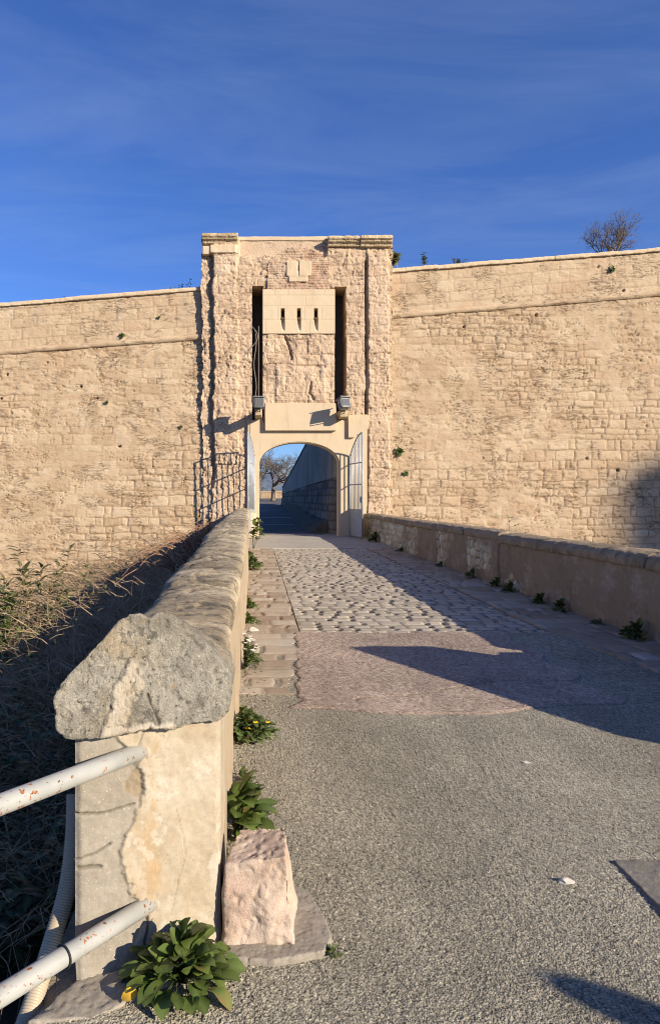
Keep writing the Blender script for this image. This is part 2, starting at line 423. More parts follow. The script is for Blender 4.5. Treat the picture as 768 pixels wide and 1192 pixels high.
def asphalt_mat(name, base, pink=False):
    g = G(name, 0.85, 0.3)
    a = g.attr('tint')
    vc = g.voro(150, 'F1', 'Color'); sp = g.n('ShaderNodeSeparateColor'); g.l(vc, sp.inputs[0])
    f = g.math('ADD', g.math('MULTIPLY', a, 0.55), g.math('MULTIPLY', sp.outputs[0], 0.45))
    c = g.ramp(f, base)
    big = g.math('MULTIPLY', g.rng(g.noise(0.8, 5, 0.65), 0.3, 0.7, 0.74, 1.18), g.rng(g.noise(1.6, 4, 0.6, stretch=(1.2, 0.18, 1)), 0.35, 0.65, 0.86, 1.1))
    q = g.n('ShaderNodeMix'); q.data_type = 'RGBA'; q.blend_type = 'MULTIPLY'; q.inputs[0].default_value = 1
    cb = g.n('ShaderNodeCombineColor')
    for i in range(3): g.l(big, cb.inputs[i])
    g.l(c, q.inputs[6]); g.l(cb.outputs[0], q.inputs[7]); c = q.outputs[2]
    wh = g.rng(g.noise(70, 1, 0.5), 0.72, 0.76, 0, 0.7)
    c = g.mix(wh, c, (0.62, 0.56, 0.47))
    c = g.mix(g.math('MULTIPLY', g.attr('joint'), 0.85), c, (0.10, 0.075, 0.055))
    g.bump(g.math('SUBTRACT', 1.0, g.voro(130)), 0.6, 0.006)
    g.bump(g.noise(180, 2, 0.6), 0.5, 0.004)
    return g.col(c)
M['asphalt'] = asphalt_mat('worn_asphalt', [(0.13, (0.077, 0.070, 0.051)), (0.36, (0.232, 0.209, 0.153)), (0.62, (0.340, 0.305, 0.221)), (0.97, (0.597, 0.525, 0.372))])
M['pink'] = asphalt_mat('reddish_asphalt', [(0.12, (0.17, 0.115, 0.083)), (0.4, (0.33, 0.245, 0.18)), (0.65, (0.44, 0.345, 0.265)), (0.95, (0.60, 0.50, 0.385))])
M['yard'] = asphalt_mat('yard_asphalt', [(0.1, (0.12, 0.112, 0.10)), (0.9, (0.21, 0.195, 0.17))])

def plain(name, c, rough=0.6, metal=0.0, noise=None, spec=0.3):
    g = G(name, rough, spec); g.b.inputs['Metallic'].default_value = metal
    if noise:
        c = g.mix(g.rng(g.noise(noise[0], 5, 0.65), 0.35, 0.65), c, noise[1])
        g.bump(g.noise(noise[0] * 3, 3), 0.2, 0.005)
    return g.col(c)
M['soil'] = plain('dry_earth', (0.15, 0.105, 0.065), 0.95, noise=(3, (0.24, 0.17, 0.11)))
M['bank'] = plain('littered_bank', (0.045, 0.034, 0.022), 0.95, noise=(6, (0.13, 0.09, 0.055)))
M['verge'] = plain('overgrown_verge', (0.05, 0.047, 0.032), 0.95, noise=(4, (0.12, 0.105, 0.08)))
M['twig'] = plain('dry_twig', (0.20, 0.13, 0.075), 0.85, noise=(4, (0.42, 0.31, 0.19)))
M['twig_red'] = plain('reddish_twig', (0.20, 0.10, 0.06), 0.85, noise=(9, (0.36, 0.22, 0.13)))
M['bark'] = plain('bare_bark', (0.11, 0.085, 0.065), 0.9, noise=(8, (0.22, 0.175, 0.135)))
M['rust_dark'] = plain('dark_iron', (0.05, 0.045, 0.04), 0.6, noise=(20, (0.13, 0.10, 0.08)))
M['gate'] = plain('grey_painted_steel', (0.30, 0.32, 0.33), 0.45, 0.2, noise=(8, (0.40, 0.42, 0.43)))
M['lamp'] = plain('grey_lamp_housing', (0.23, 0.23, 0.225), 0.5, 0.1, noise=(9, (0.33, 0.33, 0.32)))
M['glass'] = plain('lamp_glass', (0.12, 0.12, 0.12), 0.15, 0.0, spec=0.6)
M['cable'] = plain('black_cable', (0.02, 0.02, 0.02), 0.6)
M['cable_pale'] = plain('pale_cable', (0.30, 0.25, 0.19), 0.7)
M['hose'] = plain('cream_plastic_hose', (0.44, 0.37, 0.26), 0.45, noise=(9, (0.38, 0.31, 0.21)))
M['post'] = plain('grey_post_paint', (0.3, 0.3, 0.29), 0.6, noise=(9, (0.22, 0.2, 0.18)))
M['block_wall'] = plain('shadow_block_render', (0.5, 0.45, 0.38), 0.9, noise=(1, (0.44, 0.39, 0.33)))  # facing of the unseen block added as shadow caster
M['window'] = plain('dark_window', (0.05, 0.06, 0.07), 0.2, spec=0.6)
M['white_line'] = plain('worn_white_paint', (0.72, 0.72, 0.69), 0.8, noise=(9, (0.5, 0.5, 0.49)))
M['hill'] = plain('distant_hill', (0.11, 0.145, 0.19), 1.0, noise=(0.02, (0.14, 0.175, 0.215)))
M['yellow'] = plain('yellow_petal', (0.75, 0.50, 0.02), 0.6)
M['yellow_leaf'] = plain('yellowed_leaf', (0.72, 0.42, 0.02), 0.5, noise=(30, (0.5, 0.3, 0.04)))
M['white_petal'] = plain('white_petal', (0.75, 0.73, 0.66), 0.7)
M['pebble'] = plain('white_pebble', (0.62, 0.57, 0.47), 0.8, noise=(60, (0.42, 0.38, 0.32)))

def rail_mat():
    g = G('chipped_white_paint', 0.4, 0.4)
    c = g.mix(g.rng(g.noise(7, 5), 0.4, 0.6), (0.35, 0.345, 0.31), (0.29, 0.29, 0.262))
    c = g.mix(g.rng(g.noise(14, 5, 0.7), 0.6, 0.72, 0, 0.5), c, (0.42, 0.42, 0.36))
    sp = g.math('MULTIPLY', g.rng(g.noise(62, 2, 0.6), 0.62, 0.65), g.rng(g.noise(6, 2), 0.42, 0.5))
    big = g.rng(g.noise(9.5, 3, 0.75), 0.69, 0.70)
    ru = g.math('MAXIMUM', sp, big)
    rc = g.mix(g.rng(g.noise(120, 3), 0.4, 0.6), (0.36, 0.12, 0.03), (0.14, 0.05, 0.02))
    c = g.mix(ru, c, rc)
    g.put(g.rng(ru, 0, 1, 0.4, 0.9), g.b.inputs['Roughness'])
    g.bump(g.math('SUBTRACT', 1.0, ru), 0.5, 0.002)
    return g.col(c)
M['rail'] = rail_mat()

def leaf_mat(name, a, b, rough=0.5):
    g = G(name, rough, 0.35)
    f = g.math('ADD', g.math('MULTIPLY', g.attr('tint'), 0.75), g.math('MULTIPLY', g.noise(25, 3), 0.3))
    c = g.ramp(f, [(0.1, a), (0.86, b), (0.93, (0.24, 0.15, 0.05))])
    c = g.mix(g.math('MULTIPLY', g.attr('joint'), 0.5), c, (0.16, 0.20, 0.06))
    g.b.inputs['Transmission Weight'].default_value = 0
    g.b.inputs['Subsurface Weight'].default_value = 0.0
    tr = g.n('ShaderNodeBsdfTranslucent'); g.l(c, tr.inputs[0])
    ms = g.n('ShaderNodeMixShader'); ms.inputs[0].default_value = 0.22
    g.l(g.b.outputs[0], ms.inputs[1]); g.l(tr.outputs[0], ms.inputs[2])
    g.l(ms.outputs[0], g.t.nodes['Material Output'].inputs[0])
    g.bump(g.noise(60, 3), 0.3, 0.004)
    return g.col(c)
M['leaf'] = leaf_mat('green_leaf', (0.035, 0.058, 0.010), (0.13, 0.185, 0.038), 0.38)
M['leaf_dull'] = leaf_mat('dull_leaf', (0.035, 0.058, 0.014), (0.115, 0.15, 0.042))
M['leaf_shade'] = leaf_mat('shade_darkened_leaf', (0.012, 0.018, 0.007), (0.03, 0.042, 0.015))  # shade put into the colour of the leaves beside the pillar
M['leaf_dry'] = leaf_mat('dry_leaf', (0.07, 0.065, 0.025), (0.16, 0.14, 0.06))
M['litter'] = leaf_mat('brown_dead_leaf', (0.10, 0.06, 0.03), (0.34, 0.23, 0.12))
M['leaf_lime'] = leaf_mat('yellow_green_leaf', (0.10, 0.12, 0.02), (0.26, 0.26, 0.05))

# ------------------------------------------------------------------ geometry constants
YF = 29.0                      # tower face
def fx(px, Y=YF): return (px - 299) / 820 * Y
def fz(py, Y=YF): return 1.6 + (580 - py) / 820 * Y

# ================================================================== terrain
def tgrid():
    xs = np.unique(np.concatenate([np.linspace(-900, -40, 24), np.linspace(-40, -12, 15), np.arange(-12, 14, 0.3), np.linspace(14, 60, 16), np.linspace(60, 900, 22)]))
    ys = np.unique(np.concatenate([np.linspace(-400, -20, 14), np.linspace(-20, 1.0, 12), np.arange(1.0, 30.6, 0.3), np.linspace(30.6, 900, 30)]))
    X, Y = np.meshgrid(xs, ys, indexing='ij')
    z = np.full_like(X, -3.3)
    ap = 1 - sst(2.4, 9, Y)
    right = sst(4.6, 6.0, X)
    z = np.where(X > 4.6, -3.3 + ap * 3.15, z)
    left = X < -0.62
    bank = -0.42 - 0.24 * (-X - 0.7) - 0.15 * sst(0, 1, (fbm(X * 0.7, Y * 0.7, s=4) - 0.3) * 2)
    bank = np.maximum(bank, -3.0)
    near = -0.45 - 0.03 * np.abs(X + 0.7)
    z = np.where(left, np.where(Y < 29.6, near * (1 - sst(2.3, 4.0, Y)) + bank * sst(2.3, 4.0, Y), z), z)
    z = np.where((X >= -0.62) & (X <= 4.6), np.where(Y < 1.9, -0.35, -3.3), z)
    z = np.where(Y < -20, -0.4, z)
    z = z + 0.05 * (fbm(X * 2, Y * 2, s=3) - 0.5)
    return grid_mesh('ground', np.stack([X, Y, z], -1), flip=True)
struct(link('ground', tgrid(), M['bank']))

# fort yard behind the gate, rising gently
xs = np.unique(np.concatenate([np.linspace(-160, -6, 20), np.arange(-6, 10, 0.5), np.linspace(10, 160, 20)]))
ys = np.unique(np.concatenate([np.arange(29.9, 60, 0.3), np.linspace(60, 420, 50)]))
X, Y = np.meshgrid(xs, ys, indexing='ij')
def yard_z(Y): return 0.03 + np.maximum(Y - 34, 0) * 0.043 * (1 - sst(55, 95, Y) * 0.35)
zz = np.minimum(yard_z(Y), 2.0)
struct(link('fort_yard_road', grid_mesh('fort_yard_road', np.stack([X, Y, zz], -1), flip=True), M['yard']))
lines = MB()
for yy, x0, x1 in ((37.5, 0.3, 2.0), (43, 0.35, 2.3), (50.5, 0.3, 2.6), (61, 0.2, 2.3)):
    hw = .05 + .0012 * yy; z0 = float(yard_z(np.array(yy - hw))) + 0.012; z1 = float(yard_z(np.array(yy + hw))) + 0.012
    lines.add([(x0, yy - hw, z0), (x1, yy - hw, z0), (x1, yy + hw, z1), (x0, yy + hw, z1)], [(0, 1, 2, 3)])
struct(lines.build('road_markings', M['white_line']))

# hills far beyond
hx = np.linspace(-1500, 1500, 160)
hp = 40 + 70 * fbm(hx / 260, hx * 0, s=8, o=5)
P = np.zeros((160, 4, 3))
for k, (dy, f) in enumerate(((0, -0.1), (120, 0.55), (300, 1.0), (700, 0.0))):
    P[:, k, 0] = hx; P[:, k, 1] = 1500 + dy; P[:, k, 2] = hp * f
struct(link('hills', grid_mesh('hills', P, flip=True), M['hill']))

# ================================================================== road and bridge deck
br = MB()
br.box(-0.72, 4.95, 2.1, 29.6, -3.4, -0.03)
struct(br.build('bridge_deck', M['rubble']))

rng = np.random.default_rng(5)
xs = np.unique(np.round(np.concatenate([np.arange(-0.72, 0.0, 0.012), np.arange(-0.36, 3.0, 0.0062), np.arange(3.0, 4.5, 0.02), np.linspace(4.5, 14, 40)]), 4))
ys = [1.9]
while ys[-1] < 8.4: ys.append(ys[-1] + 0.0042 + max(ys[-1] - 2.0, 0) * 0.0036)
ys = np.unique(np.concatenate([np.linspace(-14, 1.9, 40)[:-1], np.array(ys)]))
X, Y = np.meshgrid(xs, ys, indexing='ij')
left_edge = np.where(Y < 2.34, -0.60 - (2.34 - Y) * 0.52, -0.60)
fm = (X[:-1, :-1] >= left_edge[:-1, :-1]) & ~((X[:-1, :-1] > 4.42) & (Y[:-1, :-1] > 3.0))
hn = rng.random(X.shape)
gr = fbm(X * 95, Y * 80, s=21, o=2, g=0.7)
h = 0.0035 * (gr - 0.5) + 0.0050 * (hn - 0.5)
h += 0.02 * (fbm(X * 0.6, Y * 0.6, s=31, o=2) - 0.5)
# cracks
def crack(X, Y, pts, w, seed, wob=0.05):
    d = np.full(X.shape, 9.0)
    Xw = X + wob * (fbm(X * 5, Y * 5, s=seed, o=3) - 0.5) * 2; Yw = Y + wob * (fbm(X * 5, Y * 5, s=seed + 40, o=3) - 0.5) * 2
    for (a, b) in zip(pts[:-1], pts[1:]):
        ax, ay = a; bx, by = b; L2 = (bx - ax) ** 2 + (by - ay) ** 2
        t = np.clip(((Xw - ax) * (bx - ax) + (Yw - ay) * (by - ay)) / L2, 0, 1)
        d = np.minimum(d, np.hypot(Xw - ax - t * (bx - ax), Yw - ay - t * (by - ay)))
    return 1 - sst(w * 0.5, w * 1.5, d)
brk = sst(0.40, 0.55, fbm(X * 6, Y * 6, s=55, o=3))
ck = crack(X, Y, [(1.0, 2.95), (1.5, 2.62), (2.2, 2.5)], 0.005, 3, 0.09) * 0.6 * brk
ck = np.maximum(ck, crack(X, Y, [(1.3, 4.2), (1.45, 3.6), (1.62, 3.2)], 0.005, 5, 0.09) * 0.5 * brk)
# dusty margin against the parapet
near = 1 - sst(0.02, 0.16, X + 0.15 + 0.08 * (fbm(X * 4, Y * 4, s=2) - 0.5))
h = h - 0.012 * ck
tintv = np.clip(0.5 + 0.5 * (gr - 0.5) + 0.85 * (hn - 0.5) + 0.2 * near, 0, 1)
struct(link('road', grid_mesh('road', np.stack([X, Y, h], -1), fm, {'tint': tintv, 'joint': ck}, skirt=(2, -0.4), flip=True), M['asphalt']))

# reddish worn patch
xs = np.arange(0.1, 4.42, 0.016); ys = [5.05]
while ys[-1] < 8.5: ys.append(ys[-1] + 0.011 + (ys[-1] - 5) * 0.003)
ys = np.array(ys)
X, Y = np.meshgrid(xs, ys, indexing='ij')
fr = 5.30 - 0.10 * sst(0.4, 1.2, X) + 0.25 * sst(1.6, 2.6, X) + 0.12 * (fbm(X * 3, Y * 0, s=4, o=4) - 0.5)
lf = 0.33 + 0.10 * sst(6, 8, Y) + 0.10 * (fbm(Y * 4, X * 0, s=14, o=3) - 0.5) - 0.12 * (1 - sst(5.3, 5.6, Y))
rg = 2.95 + 0.6 * (fbm(Y * 1.2, X * 0, s=24, o=3) - 0.5)
keep = (Y > fr) & (X > lf) & (X < rg) & (Y < 8.36 + 0.1 * (fbm(X * 3, Y * 0, s=9, o=3) - 0.5))
gr = 0.3 * fbm(X * 45, Y * 45, s=22, o=2, g=0.6) + 0.7 * rng.random(X.shape)
h = 0.012 + 0.010 * (gr - 0.5) + 0.004 * (rng.random(X.shape) - 0.5) + 0.02 * (fbm(X * 0.6, Y * 0.6, s=31, o=2) - 0.5)
ck = crack(X, Y, [(0.3, 5.62), (0.75, 5.55), (1.4, 5.75), (2.0, 6.1), (2.9, 6.2)], 0.012, 7, 0.08)
ck = np.maximum(ck, 1 - sst(0.0, 0.03, np.minimum(Y - fr, X - lf)))
h = h - 0.012 * ck
struct(link('reddish_road_patch', grid_mesh('reddish_road_patch', np.stack([X, Y, h], -1), keep[:-1, :-1], {'tint': np.clip(0.5 + 1.6 * (gr - 0.5), 0, 1), 'joint': ck * 0.6}, skirt=(2, -0.02), flip=True), M['pink']))

# cobbles
def paving(name, x0, x1, y0, y1, st, hc, wc, seed, mat, deep, zoff=0.0, ju=(0.7, 1.3), edge=None, swap=False, warp=0.02, sty=None, dmh=0.007):
    xs = np.arange(x0, x1 + st / 2, st); ys = np.arange(y0, y1 + st, sty or st)
    X, Y = np.meshgrid(xs, ys, indexing='ij')
    du, dvv, r, r2 = ashlar(X, Y, seed, hc, wc, warp, ju=ju, jv=(0.8, 1.25), wf=2)
    dj = np.minimum(du * 0.9, dvv)
    dome = sst(0, 0.06, dj)
    # head joints washed out in places: black holes between stones
    hole = (1 - sst(0.014, 0.036, du)) * sst(0.42, 0.5, hsh(np.floor(X / (wc * 0.9)), np.floor(Y / hc), np.zeros_like(X), seed + 3)) * sst(0.02, 0.05, dvv)
    h = zoff + dmh * dome * (0.7 + 0.6 * r2) + 0.008 * (fbm(X * 6, Y * 6, s=seed, o=3) - 0.5) + 0.006 * (r - 0.5) - deep * hole
    h += 0.03 * (fbm(X * 0.5, Y * 0.5, s=seed + 31, o=2) - 0.5)
    jt = np.maximum((1 - sst(0.004, 0.02, dj)) * 0.75, hole)
    mask = None
    if edge is not None:
        k = edge(X, Y); mask = k[:-1, :-1]
    me = grid_mesh(name, np.stack([X, Y, h], -1), mask, {'tint': r, 'joint': jt}, skirt=(2, -0.03), flip=True)
    return struct(link(name, me, mat))
paving('cobble_paving', 0.52, 3.45, 8.3, 22.3, 0.02, 0.21, 0.24, 11, M['cobble'], 0.07, 0.0, edge=lambda X, Y: Y > 8.33 + 0.12 * (fbm(X * 4, Y * 0, s=77, o=2) - 0.5))
paving('stone_gutter_strip', -0.33, 0.50, 5.68, 22.3, 0.016, 0.33, 0.34, 12, M['slab'], 0.012, 0.005, ju=(0.45, 1.6), warp=0.055,
       edge=lambda X, Y: (X < np.where(Y > 8.2, 0.50, 0.28 + 0.14 * sst(5.7, 7.5, Y) + 0.12 * (fbm(Y * 2.5, X * 0, s=6, o=2) - 0.5))) & (Y > 5.72 + 0.06 * (fbm(X * 5, Y * 0, s=61, o=2) - 0.5)))
paving('stone_kerb_strip', 3.47, 4.50, 5.2, 22.3, 0.025, 0.32, 0.36, 13, M['slab'], 0.03, 0.0, ju=(0.6, 1.5), warp=0.04,
       edge=lambda X, Y: X > 3.47 + 0.35 * (1 - sst(6, 9, Y)) * fbm(Y * 3, X * 0, s=8, o=2))
# gate threshold slab
xs = np.arange(-0.38, 4.5, 0.05); ys = np.arange(22.32, 31.2, 0.05)
X, Y = np.meshgrid(xs, ys, indexing='ij')
h = 0.022 + 0.02 * (fbm(X * 1.5, Y * 1.5, s=15, o=4) - 0.5) + 0.012 * sst(28.3, 28.5, Y)
struct(link('threshold', grid_mesh('threshold', np.stack([X, Y, h], -1), None, None, skirt=(2, -0.05), flip=True), M['threshold']))

# ================================================================== ramparts
def rampart(name, x0, x1, Yw, tops, cord, label, seed, depth):
    """tops, cord: ((x,z),(x,z)) lines for the coping and the cordon"""
    t = thing(name, label, 'fortress wall', ((x0 + x1) / 2, Yw + 0.5, -3.3))
    ln = lambda q, x: q[0][1] + (x - q[0][0]) * (q[1][1] - q[0][1]) / (q[1][0] - q[0][0])
    st = 0.038
    xs = np.arange(x0, x1 + st, st)
    nz_ = int(14.5 / st)
    ztop = ln(tops, xs) + 0.06 * (fbm(xs * 0.8, xs * 0, s=seed, o=3) - 0.5)
    v = np.linspace(0, 1, nz_)
    Z = -3.5 + v[None, :] * (ztop[:, None] + 3.5); X = np.broadcast_to(xs[:, None], Z.shape).copy()
    zc = ln(cord, X)
    wq = 0.05 * (fbm(X * 5, Z * 5, s=seed + 21, o=3) - 0.5)
    du, dvv, r, r2 = ashlar(X + wq, Z + wq[::-1], seed, 0.33, 0.52, 0.10, ju=(0.4, 1.9), jv=(0.6, 1.4), wf=1.3)
    du2, dv2, rb, rb2 = ashlar(X, Z - zc, seed + 50, 0.46, 1.0, 0.03)
    up = Z > zc + 0.1
    du = np.where(up, du2, du); dvv = np.where(up, dv2, dvv); r = np.where(up, 0.45 + 0.55 * rb, r); r2 = np.where(up, rb2, r2)
    dj = np.minimum(du, dvv)
    jvis = sst(0.42, 0.66, fbm(X * 0.45, Z * 0.45, s=seed + 2, o=3) + 0.10 * sst(7, 1, Z) - 0.03) * 0.75 + 0.12
    jvis = jvis * (0.3 + 1.0 * fbm(X * 2.2, Z * 2.2, s=seed + 23, o=2))
    jvis = np.where(up, 0.28, jvis)
    jt = (1 - sst(0.008, 0.030, dj)) * np.minimum(jvis * 1.7, 1)
    pil = sst(0, 0.09, dj)
    out = 0.035 * (r2 - 0.5) * jvis + 0.014 * pil * jvis - 0.020 * jt
    out += 0.035 * (fbm(X * 1.2, Z * 2.0, s=seed + 3, o=5) - 0.5)
    # wind-eaten horizontal hollows
    er = fbm(X * 2.6, Z * 7.5, s=seed + 4, o=4, g=0.6); em = sst(0.42, 0.62, fbm(X * 0.5, Z * 0.6, s=seed + 6, o=3))
    ero = sst(0.56, 0.68, er) * (0.25 + 0.75 * em) * np.where(up, 0.35, 1)
    out -= 0.03 * ero
    # thin wavy cracks along the bedding
    cn = fbm(X * 1.7 + 0.5 * Z, Z * 7 + 1.2 * X, s=seed + 31, o=4, g=0.55)
    cr = sst(0.93, 0.985, 1 - np.abs(2 * cn - 1) * 2.2) * sst(0.48, 0.6, fbm(X * 1.1, Z * 1.3, s=seed + 33, o=3)) * np.where(up, 0.4, 1)
    out -= 0.05 * cr
    out += 0.02 * (fbm(X * 7, Z * 9, s=seed + 35, o=3) - 0.5)
    pk = hsh(np.floor(X / 0.5), np.floor(Z / 0.5), np.zeros_like(X), seed + 7)
    cx = (np.floor(X / 0.5) + 0.2 + 0.6 * hsh(np.floor(X / 0.5), np.floor(Z / 0.5), np.ones_like(X), seed)) * 0.5
    cz = (np.floor(Z / 0.5) + 0.5) * 0.5
    hole = (pk > 0.985) * (1 - sst(0.02, 0.05 + 0.03 * r, np.hypot(X - cx, (Z - cz) * 1.2) + 0.06 * (fbm(X * 12, Z * 12, s=seed + 8, o=2) - 0.5)))
    out -= 0.18 * hole
    bat = np.where(up, 0.0, 0.03 * (zc - Z))          # slight batter below the cordon
    Yg = Yw - out - bat + 0.0
    tint = np.clip(r * 0.75 + 0.15 - 0.2 * ero, 0, 1)
    link('masonry', grid_mesh('masonry', np.stack([X, Yg, Z], -1), None, {'tint': tint, 'joint': np.clip(jt + hole + 0.35 * ero + 0.9 * cr, 0, 1)}, skirt=(1, Yw + depth)), M['wall'], t)
    # cordon moulding
    n = 9
    xs2 = np.arange(x0, x1, 0.06)
    P = np.zeros((len(xs2), n, 3))
    for k in range(n):
        a = math.pi * (k / (n - 1)) - math.pi / 2
        rr = 0.13 + 0.05 * (fbm(xs2 * 2.5, xs2 * 0 + k * 0.4, s=seed + 70, o=3) - 0.5)
        P[:, k, 0] = xs2; P[:, k, 1] = Yw + 0.02 - np.cos(a) * rr * 0.95; P[:, k, 2] = ln(cord, xs2) + np.sin(a) * rr
    link('cordon', grid_mesh('cordon', P, None, {'tint': np.broadcast_to(fbm(xs2[:, None] * 1.5, np.zeros((1, n)), s=3), P.shape[:2])}, flip=True), M['wall'], t)
    # coping slabs
    c = MB()
    x = x0
    rr = random.Random(seed)
    while x < x1 - 0.2:
        L = min(rr.uniform(0.9, 1.7), x1 - x)
        za, zb = ln(tops, x), ln(tops, x + L); ya = Yw - 0.10 + rr.uniform(-.015, .015); yb = Yw + 0.9
        dz = rr.uniform(-.012, .012)
        V = [(x + .008, ya, za + dz - .02), (x + L - .008, ya, zb + dz - .02), (x + L - .008, yb, zb + dz - .02), (x + .008, yb, za + dz - .02)]
        V += [(a, b, cz_ + 0.17) for a, b, cz_ in V]
        c.add(V, [(0, 3, 2, 1), (4, 5, 6, 7), (0, 1, 5, 4), (1, 2, 6, 5), (2, 3, 7, 6), (3, 0, 4, 7)])
        x += L
    me = rock_mesh(c.mesh(), 0.035, 0.02, 3, seed, 1, fine=0.01)
    link('coping', me, M['smooth'], t)
    return t
YW = 29.35
wx = lambda px: (px - 299) / 820 * YW
wz = lambda py: 1.6 + (580 - py) / 820 * YW
rampart('rampart_wall', -17.5, -2.0, YW, ((wx(0), wz(357)), (wx(225), wz(339))), ((wx(0), wz(410)), (wx(225), wz(393))),
        'sunlit limestone fortress wall left of the gate tower with a rounded cordon', 41, 3.0)
rampart('rampart_wall', 5.3, 24.0, YW, ((wx(456), wz(317)), (wx(768), wz(293))), ((wx(456), wz(368)), (wx(768), wz(342))),
        'taller limestone fortress wall right of the gate tower, shadowed at its lower right', 43, 3.0)

# ================================================================== gate tower
T = thing('gate_tower', 'crumbling pinkish stone gate tower with arched gateway and two tall drawbridge slots', 'gate tower', (1.66, YF, 0))
st = 0.03
xs = np.arange(-2.42, 5.62, st); zs = np.arange(-3.3, 12.36, st)
X, Z = np.meshgrid(xs, zs, indexing='ij')
rag = 0.16 * (fbm(Z * 0.9, Z * 0, s=1, o=2) - 0.5) + 0.14 * (fbm(Z * 4, Z * 0 + 3, s=2, o=3) - 0.5)
ragf = 0.10 * (fbm(X * 3, Z * 3, s=3, o=3) - 0.5)
Xr = X + rag + ragf
du, dvv, r, r2 = ashlar(X, Z, 61, 0.42, 0.75, 0.10, ju=(0.5, 1.6))
dj = np.minimum(du, dvv); jt = (1 - sst(0.01, 0.05, dj))
rough = fbm(X * 1.5, Z * 1.9, s=5, o=7, g=0.66) - 0.5
cn = fbm(X * 2.2, Z * 3.5, s=36, o=4, g=0.6); cr = sst(0.93, 0.985, 1 - np.abs(2 * cn - 1) * 2.0) * sst(0.47, 0.58, fbm(X * 1.3, Z * 1.3, s=37, o=3))
out = 0.085 * rough + 0.03 * (r2 - 0.5) - 0.02 * jt - 0.06 * cr + 0.035 * (fbm(X * 9, Z * 9, s=38, o=3, g=.6) - .5)
pits = sst(0.60, 0.74, fbm(X * 6, Z * 7, s=6, o=4, g=.6)); out -= 0.035 * pits
bigp = sst(0.60, 0.72, fbm(X * 1.9, Z * 1.5, s=16, o=5, g=.6)); out -= 0.03 * bigp
out += np.where(Xr < -1.88, -0.10, 0)
out += np.where((Xr > -1.80) & (Xr < -0.80) & (Z > 3), 0.10, 0)
out -= 0.20 * (1 - sst(0.03, 0.09, np.abs(Xr + 1.84))) * (Z > 2.0)
out += np.where((Xr > 4.56) & (Xr < 5.40), 0.07, 0)
out -= 0.24 * (1 - sst(0.03, 0.075, np.abs(X + 0.25 * rag - 4.50))) * sst(0.3, 0.45, fbm(Z * 1.1, X * 0, s=44, o=2)) * (Z > 0.6)
top = (Z > 11.55 + 0.25 * (fbm(X * 2.0, Z * 0, s=9, o=3) - 0.5) - 0.0 * X) & (X > -0.74) & (X < 2.84)
out = np.where(top, 0.02 * rough - 0.14, out)
# smooth band above the slots keeps its face; recess behind added panels
rec = ((X > 0.24) & (X < 3.23) & (Z > 5.3) & (Z < 10.25)) | ((X > fx(313)) & (X < fx(381)) & (Z > 10.2) & (Z < 11.3)) | ((X > -0.36) & (X < 4.48) & (Z < 4.75))
out = np.where(rec, -0.22, out)
sl1 = (X > 0.02 * 0 + fx(293) + 0.03 * (fbm(Z * 3, X * 0, s=71, o=2) - .5)) & (X < fx(306) + 0.02) & (Z > 4.6) & (Z < fz(333) + 0.05 * (fbm(X * 9, Z * 0, s=9) - .5))
sl2 = (X > fx(388.5)) & (X < fx(403) + 0.08 * (fbm(Z * 2, X * 0, s=72, o=3) - .5)) & (Z > 4.9) & (Z < fz(334) + 0.05 * (fbm(X * 9, Z * 0, s=19) - .5))
loop = np.zeros_like(X, bool)
for p0 in (326, 345, 364): loop |= (X > fx(p0) - .06) & (X < fx(p0 + 5) + .06) & (Z > fz(386)) & (Z < fz(358))
AX0, AX1, AC = fx(302), fx(394), fx(348); ASP, ATOP = fz(539), fz(515)
def arch(X, Z, grow=0.0):
    a = (AX1 - AX0) / 2 + grow; b = ATOP - ASP + grow
    return (np.abs(X - AC) < a) & ((Z < ASP) | (((X - AC) / a) ** 2 + (np.maximum(Z - ASP, 0) / b) ** 2 < 1))
hole = sl1 | sl2 | arch(X, Z, 0.12) | loop
edgeL = Xr > -2.27 + np.where(Z < 11.7, 0.0, 0.05)
edgeR = X < 5.55 + 0.10 * (fbm(Z * 3, X * 0, s=81, o=3) - 0.5)
keep = (~hole & edgeL & edgeR)[:-1, :-1]
tintv = np.clip(0.5 + 1.0 * (rough) + 0.35 * (r - 0.5) - 0.4 * pits, 0, 1)
tintv = np.where(top, 0.75, tintv)
link('masonry', grid_mesh('masonry', np.stack([X, YF - out, Z], -1), keep, {'tint': tintv, 'joint': np.clip(0.35 * jt + 0.4 * pits + 0.9 * cr, 0, 1)}, skirt=(1, YF + 1.45)), M['tower'], T)
# back of the tower with the passage arch left open
def arch_pts(grow, n=28):
    a = (AX1 - AX0) / 2 + grow; b = ATOP - ASP + grow
    return [(AC + a * math.cos(t), ASP + b * math.sin(t)) for t in np.linspace(0, math.pi, n)]
b = MB()
ap = arch_pts(0.12)
b.prism([(-2.1, -3.3), (-2.1, 12.2), (5.4, 12.2), (5.4, -3.3), (ap[0][0], -3.3)] + ap + [(ap[-1][0], -3.3)], YF + 1.40, YF + 1.62)
link('back_wall', b.mesh(), M['inner'], T)
